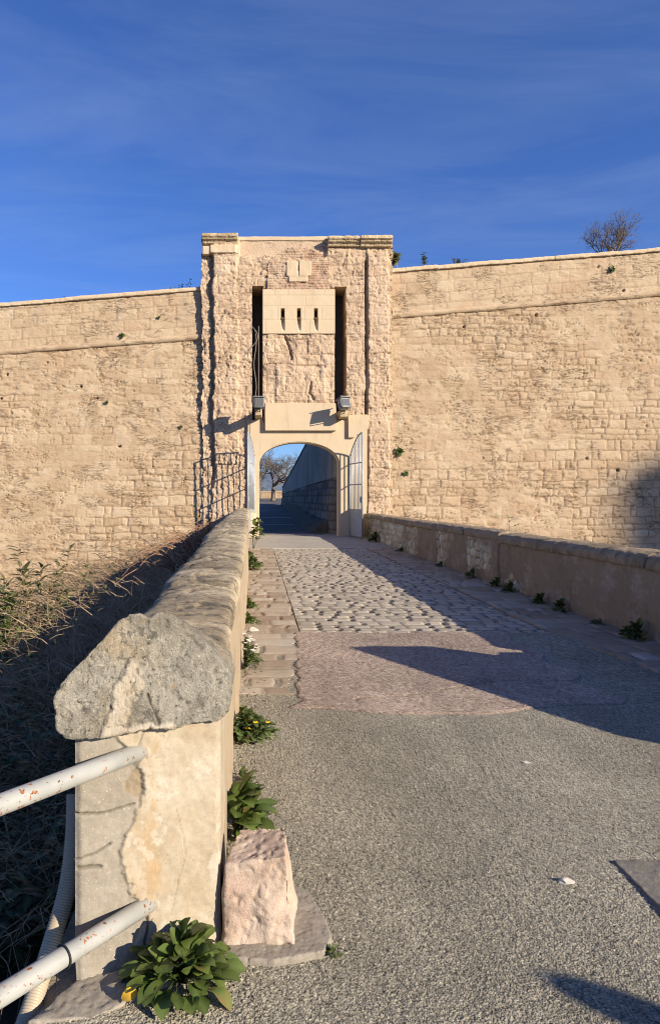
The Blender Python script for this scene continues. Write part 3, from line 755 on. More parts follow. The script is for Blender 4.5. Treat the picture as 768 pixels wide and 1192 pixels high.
# arch surround, plate, raised block
m = MB()
ap = arch_pts(0.0)
m.prism([(AX1, 0.0)] + ap + [(AX0, 0.0), (fx(287), 0.0), (fx(287), fz(489)), (fx(298), fz(489)), (fx(298), fz(486)), (fx(306), fz(486)), (fx(306), fz(491)), (fx(391), fz(491)), (fx(391), fz(489)),
         (fx(427), fz(489)), (fx(427), 0.0)], YF - 0.06, YF + 0.75)
link('arch_surround', m.mesh(bevel=0.03), M['smooth'], T)
m = MB(); m.prism([(fx(308), fz(502)), (fx(391), fz(502)), (fx(391), fz(490)), (fx(390), fz(470)), (fx(308), fz(470))], YF - 0.24, YF + 0.1)
link('lintel_plate', m.mesh(bevel=0.025), M['smooth'], T)
m = MB(); m.prism([(fx(404), fz(510)), (fx(412), fz(510)), (fx(415), fz(507)), (fx(423), fz(505)), (fx(428), fz(499)), (fx(428), fz(483)), (fx(404), fz(484))], YF - 0.19, YF + 0.1)
link('raised_block', m.mesh(bevel=0.03), M['smooth'], T)
# loophole panel
st = 0.02
xs = np.arange(fx(306), fx(390), st); zs = np.arange(fz(388.5), fz(337), st)
X, Z = np.meshgrid(xs, zs, indexing='ij')
du, dvv, r, r2 = ashlar(X, Z - 0.13, 71, 0.52, 1.0, 0.0)
jt = 1 - sst(0.006, 0.02, np.minimum(du, dvv))
lp = np.zeros_like(X, bool); sp = np.zeros_like(X)
for p0 in (326.5, 345.5, 365):
    lp |= (X > fx(p0)) & (X < fx(p0 + 4.6)) & (Z > fz(370)) & (Z < fz(359.5))
    # splayed sill below each loophole
    u = (X - fx(p0)) / (fx(p0 + 4.6) - fx(p0)); w = (fz(370) - Z) / (fz(370) - fz(386.5))
    ins = (w >= 0) & (w <= 1) & (u > 0.0 + 0.55 * w) & (u < 1.0)
    sp = np.where(ins, 0.30 * (1 - w), sp)
    lp |= False
outp = 0.05 - 0.008 * jt - sp + 0.008 * (fbm(X * 4, Z * 4, s=2) - 0.5)
link('loophole_panel', grid_mesh('loophole_panel', np.stack([X, YF - outp, Z], -1), ~lp[:-1, :-1], {'tint': 0.2 + 0.6 * r, 'joint': jt * 0.5}, skirt=(1, YF + 0.42)), M['smooth'], T)
m = MB(); m.box(fx(305), fx(391), YF + 0.43, YF + 0.5, fz(392), fz(335)); link('loophole_backing', m.mesh(), M['inner'], T)
# rough infill between the slots
st = 0.025
xs = np.arange(fx(306), fx(390), st); zs = np.arange(fz(472), fz(388.5), st)
X, Z = np.meshgrid(xs, zs, indexing='ij')
du, dvv, r, r2 = ashlar(X, Z, 73, 0.55, 0.8, 0.12)
rough = fbm(X * 1.7, Z * 1.7, s=15, o=6, g=0.58) - 0.5
jt = 1 - sst(0.01, 0.04, np.minimum(du, dvv))
pits = sst(0.58, 0.7, fbm(X * 4, Z * 4, s=26, o=3))
cav = crack(X, Z, [(fx(332), fz(392)), (fx(336), fz(402)), (fx(339), fz(418))], 0.05, 9, 0.06) + 0.7 * crack(X, Z, [(fx(362), fz(446)), (fx(360), fz(458)), (fx(364), fz(464))], 0.05, 12, 0.06)
ins = sst(0, .1, np.minimum(np.minimum(X - fx(320), fx(380) - X), np.minimum(Z - fz(468), fz(428) - Z)) + 0.06 * (fbm(X * 4, Z * 4, s=33, o=2) - .5))
outp = -0.02 + 0.15 * rough - 0.02 * jt - 0.025 * pits - 0.15 * cav + 0.05 * (fbm(X * 7, Z * 7, s=38, o=3, g=.6) - .5) + 0.05 * ins + 0.07 * (r2 - 0.5) * (Z > fz(428))
link('rough_infill', grid_mesh('rough_infill', np.stack([X, YF - outp, Z], -1), None, {'tint': np.clip(0.5 + rough + 0.3 * (r - 0.5), 0, 1), 'joint': np.clip(0.4 * jt + 0.5 * pits + cav, 0, 1)}, skirt=(1, YF + 0.3)), M['tower'], T)
# brick relieving arch
st = 0.018
xs = np.arange(fx(309), fx(386), st); zs = np.arange(fz(337), fz(286), st)
X, Z = np.meshgrid(xs, zs, indexing='ij')
du, dvv, r, r2 = ashlar(X, Z, 75, 0.085, 0.26, 0.03, ju=(0.5, 1.4))
jt = 1 - sst(0.006, 0.022, np.minimum(du, dvv))
tp = fz(288) - 0.55 * ((X - fx(347)) / 1.2) ** 2 + 0.12 * (fbm(X * 5, Z * 0, s=4, o=3) - 0.5)
rr = X + 0.14 * (fbm(Z * 4, X * 0, s=5, o=3) - 0.5)
keep = (Z < tp) & (rr > fx(311.5)) & (rr < fx(382))
patch = sst(0.5, 0.62, fbm(X * 1.3, Z * 1.3, s=51, o=4))
outp = 0.045 + 0.025 * (r2 - 0.5) - 0.02 * jt + 0.12 * (fbm(X * 2, Z * 2, s=8, o=6, g=.6) - 0.5)
link('brick_infill', grid_mesh('brick_infill', np.stack([X, YF - outp, Z], -1), keep[:-1, :-1], {'tint': np.clip(r * 0.6 + 0.45 * patch, 0, 1), 'joint': jt * (1 - 0.4 * patch)}, skirt=(1, YF + 0.3)), M['brick'], T)
m = MB()
m.box(fx(333), fx(346.6), YF - 0.10, YF + 0.1, fz(322), fz(305)); m.box(fx(348.2), fx(362), YF - 0.11, YF + 0.1, fz(322), fz(304)); m.box(fx(346.6), fx(348.2), YF - 0.06, YF + 0.1, fz(309), fz(304.5)); m.box(fx(346.4), fx(348.4), YF - 0.07, YF + 0.1, fz(322), fz(317))
m.box(fx(336), fx(358), YF - 0.085, YF + 0.1, fz(328.5), fz(322.6))
link('plaque', rock_mesh(m.mesh(), 0.03, 0.012, 5, 9, 1), M['smooth'], T)
# capitals and cornices
def cornice(x0, x1, zt, hh, pr, seed, name='cornice'):
    prof = [(0, 0), (-pr * 0.35, 0), (-pr * 0.4, hh * 0.25), (-pr * 0.75, hh * 0.42), (-pr * 0.8, hh * 0.6), (-pr, hh * 0.66), (-pr, hh), (0.5, hh), (0.5, 0)]
    m = MB(); n = len(prof)
    V = [(x0, YF + a, zt - hh + c) for a, c in prof] + [(x1, YF + a, zt - hh + c) for a, c in prof]
    m.add(V, [tuple(range(n)), tuple(range(2 * n - 1, n - 1, -1))] + [(i, (i + 1) % n, (i + 1) % n + n, i + n) for i in range(n)])
    link(name, rock_mesh(m.mesh(), 0.026, 0.025, 2.5, seed, 1, fine=0.015), M['cornice'], T)
cornice(fx(235.5), fx(277), fz(274.5), 0.36, 0.30, 1)
cornice(fx(381), fx(417.5), fz(277.5), 0.36, 0.32, 2)
cornice(fx(418.5), fx(455), fz(277.5), 0.38, 0.38, 3)
m = MB(); m.box(fx(245), fx(275), YF - 0.17, YF + 0.2, fz(296), fz(286)); m.box(fx(236), fx(243.5), YF - 0.12, YF + 0.2, fz(297), fz(287)); m.box(fx(275.5), fx(277), YF - 0.1, YF + 0.2, fz(296), fz(286))
link('capital', rock_mesh(m.mesh(), 0.03, 0.02, 4, 5, 1), M['smooth'], T)
m = MB(); m.box(fx(243), fx(440), YF + 0.10, YF + 1.2, 12.25, fz(273.5))
link('top_course', rock_mesh(m.mesh(), 0.05, 0.03, 1.5, 6, 1), M['smooth'], T)

# ================================================================== wall behind the gate
R = thing('retaining_wall', 'shaded retaining wall behind the gateway, rough stone below and stained render above', 'wall', (3.0, 40, 0))
path = [(4.3, 30.65), (3.45, 30.9), (3.2, 35.9), (2.95, 40.9), (2.7, 46), (2.45, 51), (2.2, 56), (2.1, 58)]
pp = []
for (a, b_) in zip(path[:-1], path[1:]):
    L = math.hypot(b_[0] - a[0], b_[1] - a[1]); n = max(2, int(L / (0.07 if a[1] < 47 else 0.15)))
    for k in range(n): pp.append((a[0] + (b_[0] - a[0]) * k / n, a[1] + (b_[1] - a[1]) * k / n))
pp = np.array(pp); sarc = np.concatenate([[0], np.cumsum(np.hypot(*np.diff(pp, axis=0).T))])
def strip(z0f, z1f, batter, seed, mat, nm, block, nzv):
    v = np.linspace(0, 1, nzv)
    base = yard_z(pp[:, 1])
    Zl = z0f(base, pp[:, 1]); Zh = z1f(base, pp[:, 1])
    Zg = Zl[:, None] + v[None, :] * (Zh - Zl)[:, None]; Sg = np.broadcast_to(sarc[:, None], Zg.shape).copy()
    d = np.gradient(pp, axis=0); d /= np.linalg.norm(d, axis=1)[:, None]; nrm = np.stack([-d[:, 1], d[:, 0]], 1)
    if block:
        du, dvv, r, r2 = ashlar(Sg, Zg, seed, 0.34, 0.6, 0.05); jt = 1 - sst(0.01, 0.05, np.minimum(du, dvv))
        o = 0.05 * r2 - 0.04 * jt + 0.06 * (fbm(Sg * 2, Zg * 2, s=seed, o=4) - .5)
    else:
        r = Sg * 0; jt = Sg * 0; o = 0.03 * (fbm(Sg * 2, Zg * 2, s=seed, o=4) - .5)
    o = o + batter * (1 - v)[None, :]
    P = np.stack([pp[:, 0][:, None] + nrm[:, 0][:, None] * o, pp[:, 1][:, None] + nrm[:, 1][:, None] * o, Zg], -1)
    return link(nm, grid_mesh(nm, P, None, {'tint': r, 'joint': jt}), mat, R)
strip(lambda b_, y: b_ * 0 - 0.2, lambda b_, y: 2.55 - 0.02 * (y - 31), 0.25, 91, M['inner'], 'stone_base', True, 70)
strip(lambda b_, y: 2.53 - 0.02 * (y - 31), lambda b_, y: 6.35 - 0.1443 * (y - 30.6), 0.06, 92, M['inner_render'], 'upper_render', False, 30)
m = MB()
for (a, b_) in zip(path[:-1], path[1:]):
    za, zb = [6.33 - 0.1443 * (q_[1] - 30.6) for q_ in (a, b_)]
    V = [(a[0] - .03, a[1], za), (b_[0] - .03, b_[1], zb), (b_[0] + 2.5, b_[1] + .2, zb), (a[0] + 2.5, a[1] + .2, za)]
    V += [(x, y, z + .13) for x, y, z in V]
    m.add(V, [(0, 3, 2, 1), (4, 5, 6, 7), (0, 1, 5, 4), (1, 2, 6, 5), (2, 3, 7, 6), (3, 0, 4, 7)])
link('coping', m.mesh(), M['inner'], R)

ys = np.arange(31.3, 58, .15); f = np.linspace(0, 1, 14)
Yv, Fv = np.meshgrid(ys, f, indexing='ij')
xe = np.interp(Yv, [31.3, 32.0, 33.5, 38.5, 50, 58], [3.3, 2.25, 1.97, 1.9, 2.05, 2.1]); xw = np.interp(Yv, [30.9, 56, 58], [3.5, 2.25, 2.15])
Xv = xe + (np.maximum(xw, xe) - xe) * Fv + .05 * (fbm(Yv * 3, Fv * 3, s=2, o=3) - .5)
Zv = yard_z(Yv) - .04 + .62 * sst(0, .8, Fv) + .12 * (fbm(Yv * 3, Fv * 6, s=5, o=4) - .5)
struct(link('verge', grid_mesh('verge', np.stack([Xv, Yv, Zv], -1), flip=True), M['verge']))
LW = thing('low_wall', 'low pale sunlit wall far beyond the gateway below the bare tree', 'wall', (0, 86, 1.6))
m = MB()
m.box(-9, 9, 86, 86.5, 1.2, 2.35); m.box(-9.05, 9.05, 85.93, 86.57, 2.35, 2.5)
link('masonry', rock_mesh(m.mesh(), 0.09, 0.05, 1.5, 6, 1), M['wall'], LW)

# ================================================================== left parapet with its end pillar
def lx(Y): return -0.155 - 0.14 * sst(8, 26, np.asarray(Y, float))
def lz(Y): return 0.93 + 0.22 * sst(3, 12, np.asarray(Y, float))      # right edge of the coping
PL = thing('stone_parapet', 'plastered left parapet under long weathered grey coping stones, ending in a plastered pillar', 'parapet', (-0.4, 12, 0))
ys = np.arange(2.62, 28.6, 0.03); zs = np.linspace(-0.05, 1.0, 40)
Y, V = np.meshgrid(ys, zs, indexing='ij')
Zp = -0.05 + (V + 0.05) / 1.05 * (lz(Y) - 0.10 + 0.05)
op = 0.03 * (fbm(Y * 1.5, Zp * 2, s=3, o=5) - .5) + 0.015 * sst(.5, .6, fbm(Y * 0.8, Zp * 1.3, s=6, o=4)) + 0.05 * (1 - Zp / 1.0) * 0.5
link('plaster_face', grid_mesh('plaster_face', np.stack([lx(Y) - 0.015 + op, Y, Zp], -1), None, {'tint': op * 0}), M['plaster'], PL)
m = MB()
yy = np.linspace(2.62, 28.6, 14)
for a, b_ in zip(yy[:-1], yy[1:]):
    xa, xb = float(lx(a)), float(lx(b_)); za, zb = float(lz(a)) - .09, float(lz(b_)) - .09
    V = [(xa - .02, a, -.9), (xb - .02, b_, -.9), (xb - .50, b_, -.9), (xa - .50, a, -.9), (xa - .02, a, za), (xb - .02, b_, zb), (xb - .50, b_, zb), (xa - .50, a, za)]
    m.add(V, [(0, 1, 2, 3), (4, 7, 6, 5), (1, 0, 4, 5), (3, 2, 6, 7)] + ([(0, 3, 7, 4)] if a == yy[0] else []) + ([(1, 5, 6, 2)] if b_ == yy[-1] else []))
link('core', m.mesh(), M['rubble'], PL)
# coping stones
prof = [(0.0, -0.15), (0.012, -0.11), (0.022, -0.03), (0.020, 0.015), (0.0, 0.036), (-0.06, 0.052), (-0.2, 0.066), (-0.32, 0.066), (-0.44, 0.045), (-0.50, 0.015), (-0.53, -0.05), (-0.52, -0.15)]
pt = np.array(prof); ps = np.concatenate([[0], np.cumsum(np.hypot(*np.diff(pt, axis=0).T))]); pu = np.linspace(0, ps[-1], 44)
pxx = np.interp(pu, ps, pt[:, 0]); pzz = np.interp(pu, ps, pt[:, 1])
joints = [2.80, 3.80, 4.9, 6.1, 7.5, 8.9, 10.6, 12.2, 14.1, 16.0, 18.2, 20.6, 23.0, 25.8, 28.7]
for k, (a, b_) in enumerate(zip(joints[:-1], joints[1:])):
    ys = np.linspace(a, b_, int((b_ - a) / (0.02 if a < 9 else 0.05)))
    Yg = np.broadcast_to(ys[:, None], (len(ys), 44)); Xo = np.broadcast_to(pxx, Yg.shape); Zo = np.broadcast_to(pzz, Yg.shape)
    e = np.minimum(Yg - a, b_ - Yg); sh = 1 - 0.13 * (1 - sst(0, 0.05 + 0.03 * fbm(Xo * 8, Yg * 0, s=k, o=2), e)) ** 2
    jig = random.Random(k).uniform(-.02, .02)
    wv = 0.10 * fbm(Xo * 3.5, Yg * 0.7, s=k, o=3)
    st_ = fbm(Xo * 2.0 + k, (Yg + wv) * 9, s=100 + k, o=4, g=.6)
    jdk = (1 - sst(0.0, 0.035, e)) * .9
    rdg = sst(.80, .97, 1 - np.abs(2 * st_ - 1) * 1.6)
    lay = fbm(Xo * 1.3 + 5 * k, (Yg + wv) * 3.2, s=130 + k, o=3)
    ds = 0.035 * (fbm(Xo * 4, Yg * 4, Zo * 4, s=110 + k, o=4) - .5) - 0.018 * rdg + 0.03 * (lay - .5) - 0.014 * sst(.52, .64, fbm(Xo * 14, Yg * 18, Zo * 14, s=120 + k, o=3))
    rad = np.hypot(Xo + .26, Zo + .03) + 1e-6
    Xl = lx(Yg) + (Xo + .26) * sh - .26 + (Xo + .26) / rad * ds
    Zl = lz(Yg) + (Zo + .05) * sh - .05 + (Zo + .03) / rad * ds + jig
    P = np.stack([Xl, Yg, Zl], -1)
    P = np.concatenate([P[:1] * [1, 1, 0] + [[[0, 0, 0.55]]], P, P[-1:] * [1, 1, 0] + [[[0, 0, 0.55]]]])
    tn = np.clip(0.45 + (lay - .5) * 2.2 - .3 * rdg, 0, 1); tn = np.concatenate([tn[:1], tn, tn[-1:]]); jd_ = np.maximum(rdg, jdk); jn = np.concatenate([jd_[:1] + 1, jd_, jd_[:1] + 1])
    link('coping_stone', grid_mesh('coping_stone', P, None, {'tint': tn, 'joint': np.clip(jn, 0, 1)}), M['coping'], PL)
m = MB(); m.box(-0.36, -0.03, 28.2, 28.85, 0, 1.02)
link('end_stone', rock_mesh(m.mesh(), 0.03, 0.02, 4, 3, 2), M['smooth'], PL)

# --- pillar: front face turned a little to the road
A = Vector((-0.60, 2.34, 0)); B = Vector((-0.135, 2.56, 0)); fd = (B - A); FL = fd.length; fd.normalize(); nrm = Vector((fd.y, -fd.x, 0))
st = 0.0045
us = np.arange(0, FL + st, st); zs = np.arange(-0.10, 0.84, st)
U, Z = np.meshgrid(us, zs, indexing='ij')
# plaster survives right of a ragged line
bnd = np.interp(Z, [-.1, 0.05, 0.16, 0.26, 0.40, 0.50, 0.58, 0.66, 0.72, 0.78, 0.84], [0.22, 0.21, 0.235, 0.17, 0.145, 0.185, 0.20, 0.215, 0.20, 0.14, 0.02])
wn = 0.085 * (fbm(U * 14, Z * 14, s=5, o=5, g=.62) - .5)
pm = sst(-0.004, 0.006, U - bnd + wn)
joints_ = np.maximum.reduce([crack(U, Z, [(0.0, 0.545), (0.10, 0.535), (0.20, 0.55)], 0.0035, 2, 0.012), crack(U, Z, [(0.0, 0.395), (0.06, 0.405), (0.12, 0.43)], 0.004, 3, 0.02), crack(U, Z, [(0.02, 0.36), (0.09, 0.35)], 0.005, 4, 0.02)]) * (1 - pm)
ck = np.maximum.reduce([crack(U, Z, [(0.235, 0.20), (0.245, 0.12), (0.232, 0.05)], 0.004, 8, 0.02), 0.6 * crack(U, Z, [(0.19, 0.68), (0.21, 0.74), (0.235, 0.80)], 0.003, 6, 0.02), 0.35 * crack(U, Z, [(0.30, 0.05), (0.36, 0.3), (0.33, 0.5)], 0.0015, 7, 0.05)])
scar = sst(0.0, 0.010, 0.042 - np.hypot((U - 0.20) * 1.1, (Z - 0.61) * 0.6) + 0.11 * (fbm(U * 12, Z * 12, s=15, o=4, g=.6) - .5))
pm = pm * (1 - scar)
low = sst(0.08, -0.02, Z)
o = 0.012 * pm + 0.007 * (fbm(U * 9, Z * 9, s=9, o=5, g=.6) - .5) + 0.0035 * (fbm(U * 45, Z * 45, s=10, o=2) - .5) - 0.012 * joints_ - 0.010 * ck - 0.008 * scar * fbm(U * 60, Z * 60, s=3, o=2)
edge = np.minimum(U, FL - U); o = o - 0.012 * (1 - sst(0, 0.025, edge)) ** 2
o = o + 0.03 * low
Px = A.x + fd.x * U + nrm.x * o; Py = A.y + fd.y * U + nrm.y * o
link('pillar_face', grid_mesh('pillar_face', np.stack([Px, Py, Z], -1), None, {'pm': pm, 'joint': np.clip(joints_ + ck, 0, 1), 'scar': scar}, skirt=(1, 2.9)), None, PL)
g = G('pillar_plaster', 0.9, 0.2)
cc = g.ramp(g.math('ADD', g.math('MULTIPLY', g.noise(7, 5, .65), .6), g.math('MULTIPLY', g.noise(40, 4, .7), .4)), [(0.3, (0.20, 0.172, 0.132)), (0.55, (0.285, 0.25, 0.195)), (0.75, (0.37, 0.33, 0.265))])
cc = g.mix(g.rng(g.noise(150, 1), 0.68, 0.72, 0, .6), cc, (0.5, 0.46, 0.4))
pc = g.ramp(g.math('ADD', g.math('MULTIPLY', g.noise(5, 6, .65), .7), g.math('MULTIPLY', g.noise(34, 4, .6), .3)), [(0.32, (0.29, 0.225, 0.145)), (0.5, (0.375, 0.315, 0.225)), (0.68, (0.45, 0.395, 0.305))])
pc = g.mix(g.rng(g.noise(3.6, 6, .7, stretch=(1.6, 1.6, 0.4)), 0.49, 0.64, 0, .8), pc, (0.37, 0.24, 0.11))
pc = g.mix(g.rng(g.noise(22, 5, .7), 0.60, 0.72, 0, .55), pc, (0.31, 0.23, 0.15))
pc = g.mix(g.rng(g.noise(95, 2, .6), 0.66, 0.72, 0, .7), pc, (0.20, 0.15, 0.10))
pc = g.mix(g.rng(g.noise(9, 6, .75), 0.56, 0.60, 0, .45), pc, (0.50, 0.46, 0.38))
c = g.mix(g.attr('pm'), cc, pc)
c = g.mix(g.math('MULTIPLY', g.attr('scar'), .75), c, (0.24, 0.18, 0.11))
c = g.mix(g.math('MULTIPLY', g.attr('joint'), .8), c, (0.10, 0.085, 0.06))
g.bump(g.math('ADD', g.noise(55, 5, .7), g.math('MULTIPLY', g.noise(220, 2), .3)), 0.35, 0.006)
bpy.data.objects['pillar_face'].data.materials.append(g.col(c))
m = MB()
m.add([(A.x + .004, A.y + .02, -.5), (B.x - .004, B.y + .01, -.5), (-0.135, 3.2, -.5), (-0.66, 3.2, -.5), (A.x + .004, A.y + .02, .82), (B.x - .004, B.y + .01, .82), (-0.135, 3.2, .92), (-0.66, 3.2, .92)],
      [(0, 1, 5, 4), (1, 2, 6, 5), (2, 3, 7, 6), (3, 0, 4, 7), (4, 5, 6, 7), (3, 2, 1, 0)])
link('pillar_core', m.mesh(bevel=0.012), M['plaster'], PL)

# --- cap stones: a gabled block that leans back on the coping
def cap_solid(poly, depth, y_front, rise=0.0, lean=0.0):
    m = MB(); n = len(poly)
    def pos(u, w, z):
        p = A + fd * u + nrm * (0.05 - w)
        return (p.x, p.y, z)
    V = [pos(u, y_front + (max(z - 0.80, 0)) * lean, z) for u, z in poly]
    V += [(p_[0] * 0.97 - 0.005, p_[1] + depth, p_[2] - 0.42 * max(p_[2] - 0.95, 0) - .01) for p_ in V]
    m.add(V, [tuple(range(n)), tuple(range(2 * n - 1, n - 1, -1))] + [(i, i + n, (i + 1) % n + n, (i + 1) % n) for i in range(n)])
    return m.mesh()
capp = [(-0.045, 0.82), (-0.072, 0.85), (-0.078, 0.95), (-0.055, 0.99), (0.05, 1.085), (0.15, 1.175), (0.19, 1.198), (0.235, 1.195), (0.258, 1.175), (0.285, 1.195), (0.335, 1.198), (0.38, 1.165), (0.485, 1.05), (0.54, 0.975), (0.55, 0.90), (0.53, 0.83), (0.49, 0.802), (0.40, 0.81), (0.33, 0.80), (0.27, 0.815), (0.12, 0.81), (0.03, 0.805)]
me = rock_mesh(cap_solid(capp, 0.40, 0.0, 0, 0.22), 0.006, 0.010, 7, 21, 3, fine=0.008)
nv = len(me.vertices)
co = np.empty(nv * 3, np.float32); me.vertices.foreach_get('co', co); co = co.reshape(-1, 3).astype(float)
no = np.empty(nv * 3, np.float32); me.vertices.foreach_get('normal', no); no = no.reshape(-1, 3)
U = (co[:, 0] - A.x) * fd.x + (co[:, 1] - A.y) * fd.y; Zc = co[:, 2]
nf = no[:, 0] * nrm.x + no[:, 1] * nrm.y
cl = np.interp(Zc, [0.78, 0.84, 0.90, 0.97, 1.04, 1.10], [0.105, 0.125, 0.155, 0.175, 0.185, 0.17])
wd = np.interp(Zc, [0.78, 0.84, 0.90, 0.97, 1.02, 1.06], [0.07, 0.032, 0.038, 0.042, 0.028, -0.02])
rg = 0.075 * (fbm(U * 22, Zc * 22, s=64, o=5, g=.6) - .5)
mm = sst(-0.004, 0.006, wd - np.abs(U - cl) + rg)
mm = np.maximum(mm, sst(-0.004, 0.006, np.interp(U, [0.0, 0.06, 0.2, 0.30, 0.36], [0.795, 0.815, 0.835, 0.83, 0.78]) - Zc + rg * .7)) * sst(0.25, 0.5, nf)
seam = (1 - sst(0.002, 0.007, np.abs(U - 0.235 - 0.25 * np.maximum(0.95 - Zc, 0) * 1.0 - 0.03 * (fbm(Zc * 14, Zc * 0, s=3, o=3) - .5)))) * (Zc < 0.93) * (1 - mm) * sst(0.25, 0.5, nf)
co = co + no * (0.009 * mm * (1 + .8 * (fbm(U * 40, Zc * 40, s=9, o=3) - .5)) - 0.008 * seam)[:, None]
me.vertices.foreach_set('co', co.astype(np.float32).ravel())
for an, av in (('tint', mm), ('joint', seam)):
    at = me.attributes.new(an, 'FLOAT', 'POINT'); at.data.foreach_set('value', av.astype(np.float32))
me.update()
link('cap_stone', me, M['cap'], PL)
g = G('cap_mortar_mix')
m_ = M['cap']; t_ = m_.node_tree; bs_ = t_.nodes['Principled BSDF']; old = bs_.inputs['Base Color'].links[0].from_socket
g.t = t_; g.b = bs_; g.pos = [n_ for n_ in t_.nodes if n_.bl_idname == 'ShaderNodeTexCoord'][0].outputs['Object']
mc = g.ramp(g.noise(14, 5, .65), [(0.3, (0.34, 0.275, 0.19)), (0.55, (0.45, 0.39, 0.295)), (0.75, (0.52, 0.46, 0.36))])
c2 = g.mix(g.attr('tint'), old, mc); c2 = g.mix(g.math('MULTIPLY', g.attr('joint'), .9), c2, (0.06, 0.05, 0.04))
t_.links.new(c2, bs_.inputs['Base Color'])

# ================================================================== right parapet
PR = thing('stone_parapet', 'shaded rubble parapet on the right of the bridge with dark lichened coping', 'parapet', (4.7, 14, 0))
xr = 4.43
ys = np.concatenate([np.arange(5.6, 29.0, 0.028)]); zs = np.linspace(-0.06, 0.84, 34)
Y, Z = np.meshgrid(ys, zs, indexing='ij')
dq = []
fxs = np.floor(Y / 0.27); fzs = np.floor(Z / 0.19)
F1 = np.full(Y.shape, 9.0); F2 = F1.copy(); ID = F1 * 0
for i in (-1, 0, 1):
    for j in (-1, 0, 1):
        cx = (fxs + i + 0.15 + 0.7 * hsh(fxs + i, fzs + j, fxs * 0, 5)) * 0.27; cz = (fzs + j + 0.15 + 0.7 * hsh(fxs + i, fzs + j, fxs * 0, 6)) * 0.19
        d = np.hypot(Y - cx, (Z - cz) * 1.2); new = d < F1
        F2 = np.where(new, F1, np.minimum(F2, d)); ID = np.where(new, hsh(fxs + i, fzs + j, fxs * 0, 7), ID); F1 = np.where(new, d, F1)
ej = F2 - F1
rub = np.clip(sst(16.2, 16.8, Y + 0.9 * (fbm(Z * 3, Y * 1.5, s=4, o=3) - .5)) * (1 - sst(0.0, 1.0, (Y - 27.6) * 2)), 0, 1)
rub = np.maximum(rub * (1 - sst(.0, .12, (np.abs(Y - 18.3) < 1.0) * (0.30 - np.abs(Y - 18.3) * 0.1))), sst(.42, .5, fbm(Y * 1.1, Z * 2.2, s=33, o=4)) * sst(13.0, 13.6, Y) * (Y < 14.8))
rub = np.maximum(rub, sst(0.0, 0.05, 0.30 - np.abs(Y - 12.2) * 0.35 - Z + 0.2 * (fbm(Y * 4, Z * 4, s=3, o=3) - .5)))
st_h = 0.07 * sst(0.0, 0.045, ej) - 0.03
o = rub * st_h + (1 - rub) * (0.035 + 0.02 * (fbm(Y * 1.5, Z * 2, s=8, o=5) - .5) + 0.012 * sst(.5, .55, fbm(Y * 0.9, Z * 1.8, s=28, o=4)))
vj = 1 - sst(0.02, 0.06, np.abs(Y - 12.85 + 0.1 * (fbm(Z * 5, Y * 0, s=3, o=2) - .5)))
o = o - 0.06 * vj
jt = np.clip(rub * (1 - sst(0.005, 0.03, ej)) + vj, 0, 1)
link('wall_face', grid_mesh('wall_face', np.stack([xr + 0.02 - o, Y, Z], -1), None, {'tint': rub * (0.75 + 0.5 * ID) + (1 - rub) * 0.25, 'joint': jt}, skirt=(0, xr + 0.5)), M['rubble'], PR)
rj = random.Random(4)
edges = [6.05, 7.95, 10.4, 12.85, 15.0, 17.3, 19.8, 22.2, 24.7, 26.9, 28.95]
for k, (a, b_) in enumerate(zip(edges[:-1], edges[1:])):
    m = MB(); dz = rj.uniform(-.015, .015); dx = rj.uniform(-.02, .01)
    pr = [(-0.05 + dx, 0.80), (-0.06 + dx, 0.90), (0.0, 0.965), (0.15, 0.985), (0.35, 0.985), (0.52, 0.94), (0.56, 0.80)]
    n = len(pr)
    V = [(xr + x, a + .012, z + dz) for x, z in pr] + [(xr + x, b_ - .012, z + dz) for x, z in pr]
    m.add(V, [tuple(range(n)), tuple(range(2 * n - 1, n - 1, -1))] + [(i, i + n, (i + 1) % n + n, (i + 1) % n) for i in range(n)])
    link('coping_stone', rock_mesh(m.mesh(), 0.025, 0.018, 4, 40 + k, 2, fine=0.010), M['coping_dark'], PR)
# end pillar with its pointed cap and the ramp that runs down from it (beyond the right edge of the photo)
m = MB()
prof_y = [(3.1, -0.3), (3.1, 1.02), (4.35, 1.62), (4.73, 1.75), (5.02, 1.60), (5.10, 1.14), (5.75, 0.98), (5.75, -0.3)]
n = len(prof_y)
V = [(xr - 0.0, y, z) for y, z in prof_y] + [(xr + 0.6, y, z) for y, z in prof_y]
m.add(V, [tuple(range(n)), tuple(range(2 * n - 1, n - 1, -1))] + [(i, i + n, (i + 1) % n + n, (i + 1) % n) for i in range(n)])
link('end_pillar', rock_mesh(m.mesh(), 0.03, 0.02, 4, 5, 2), M['cap'], PR)

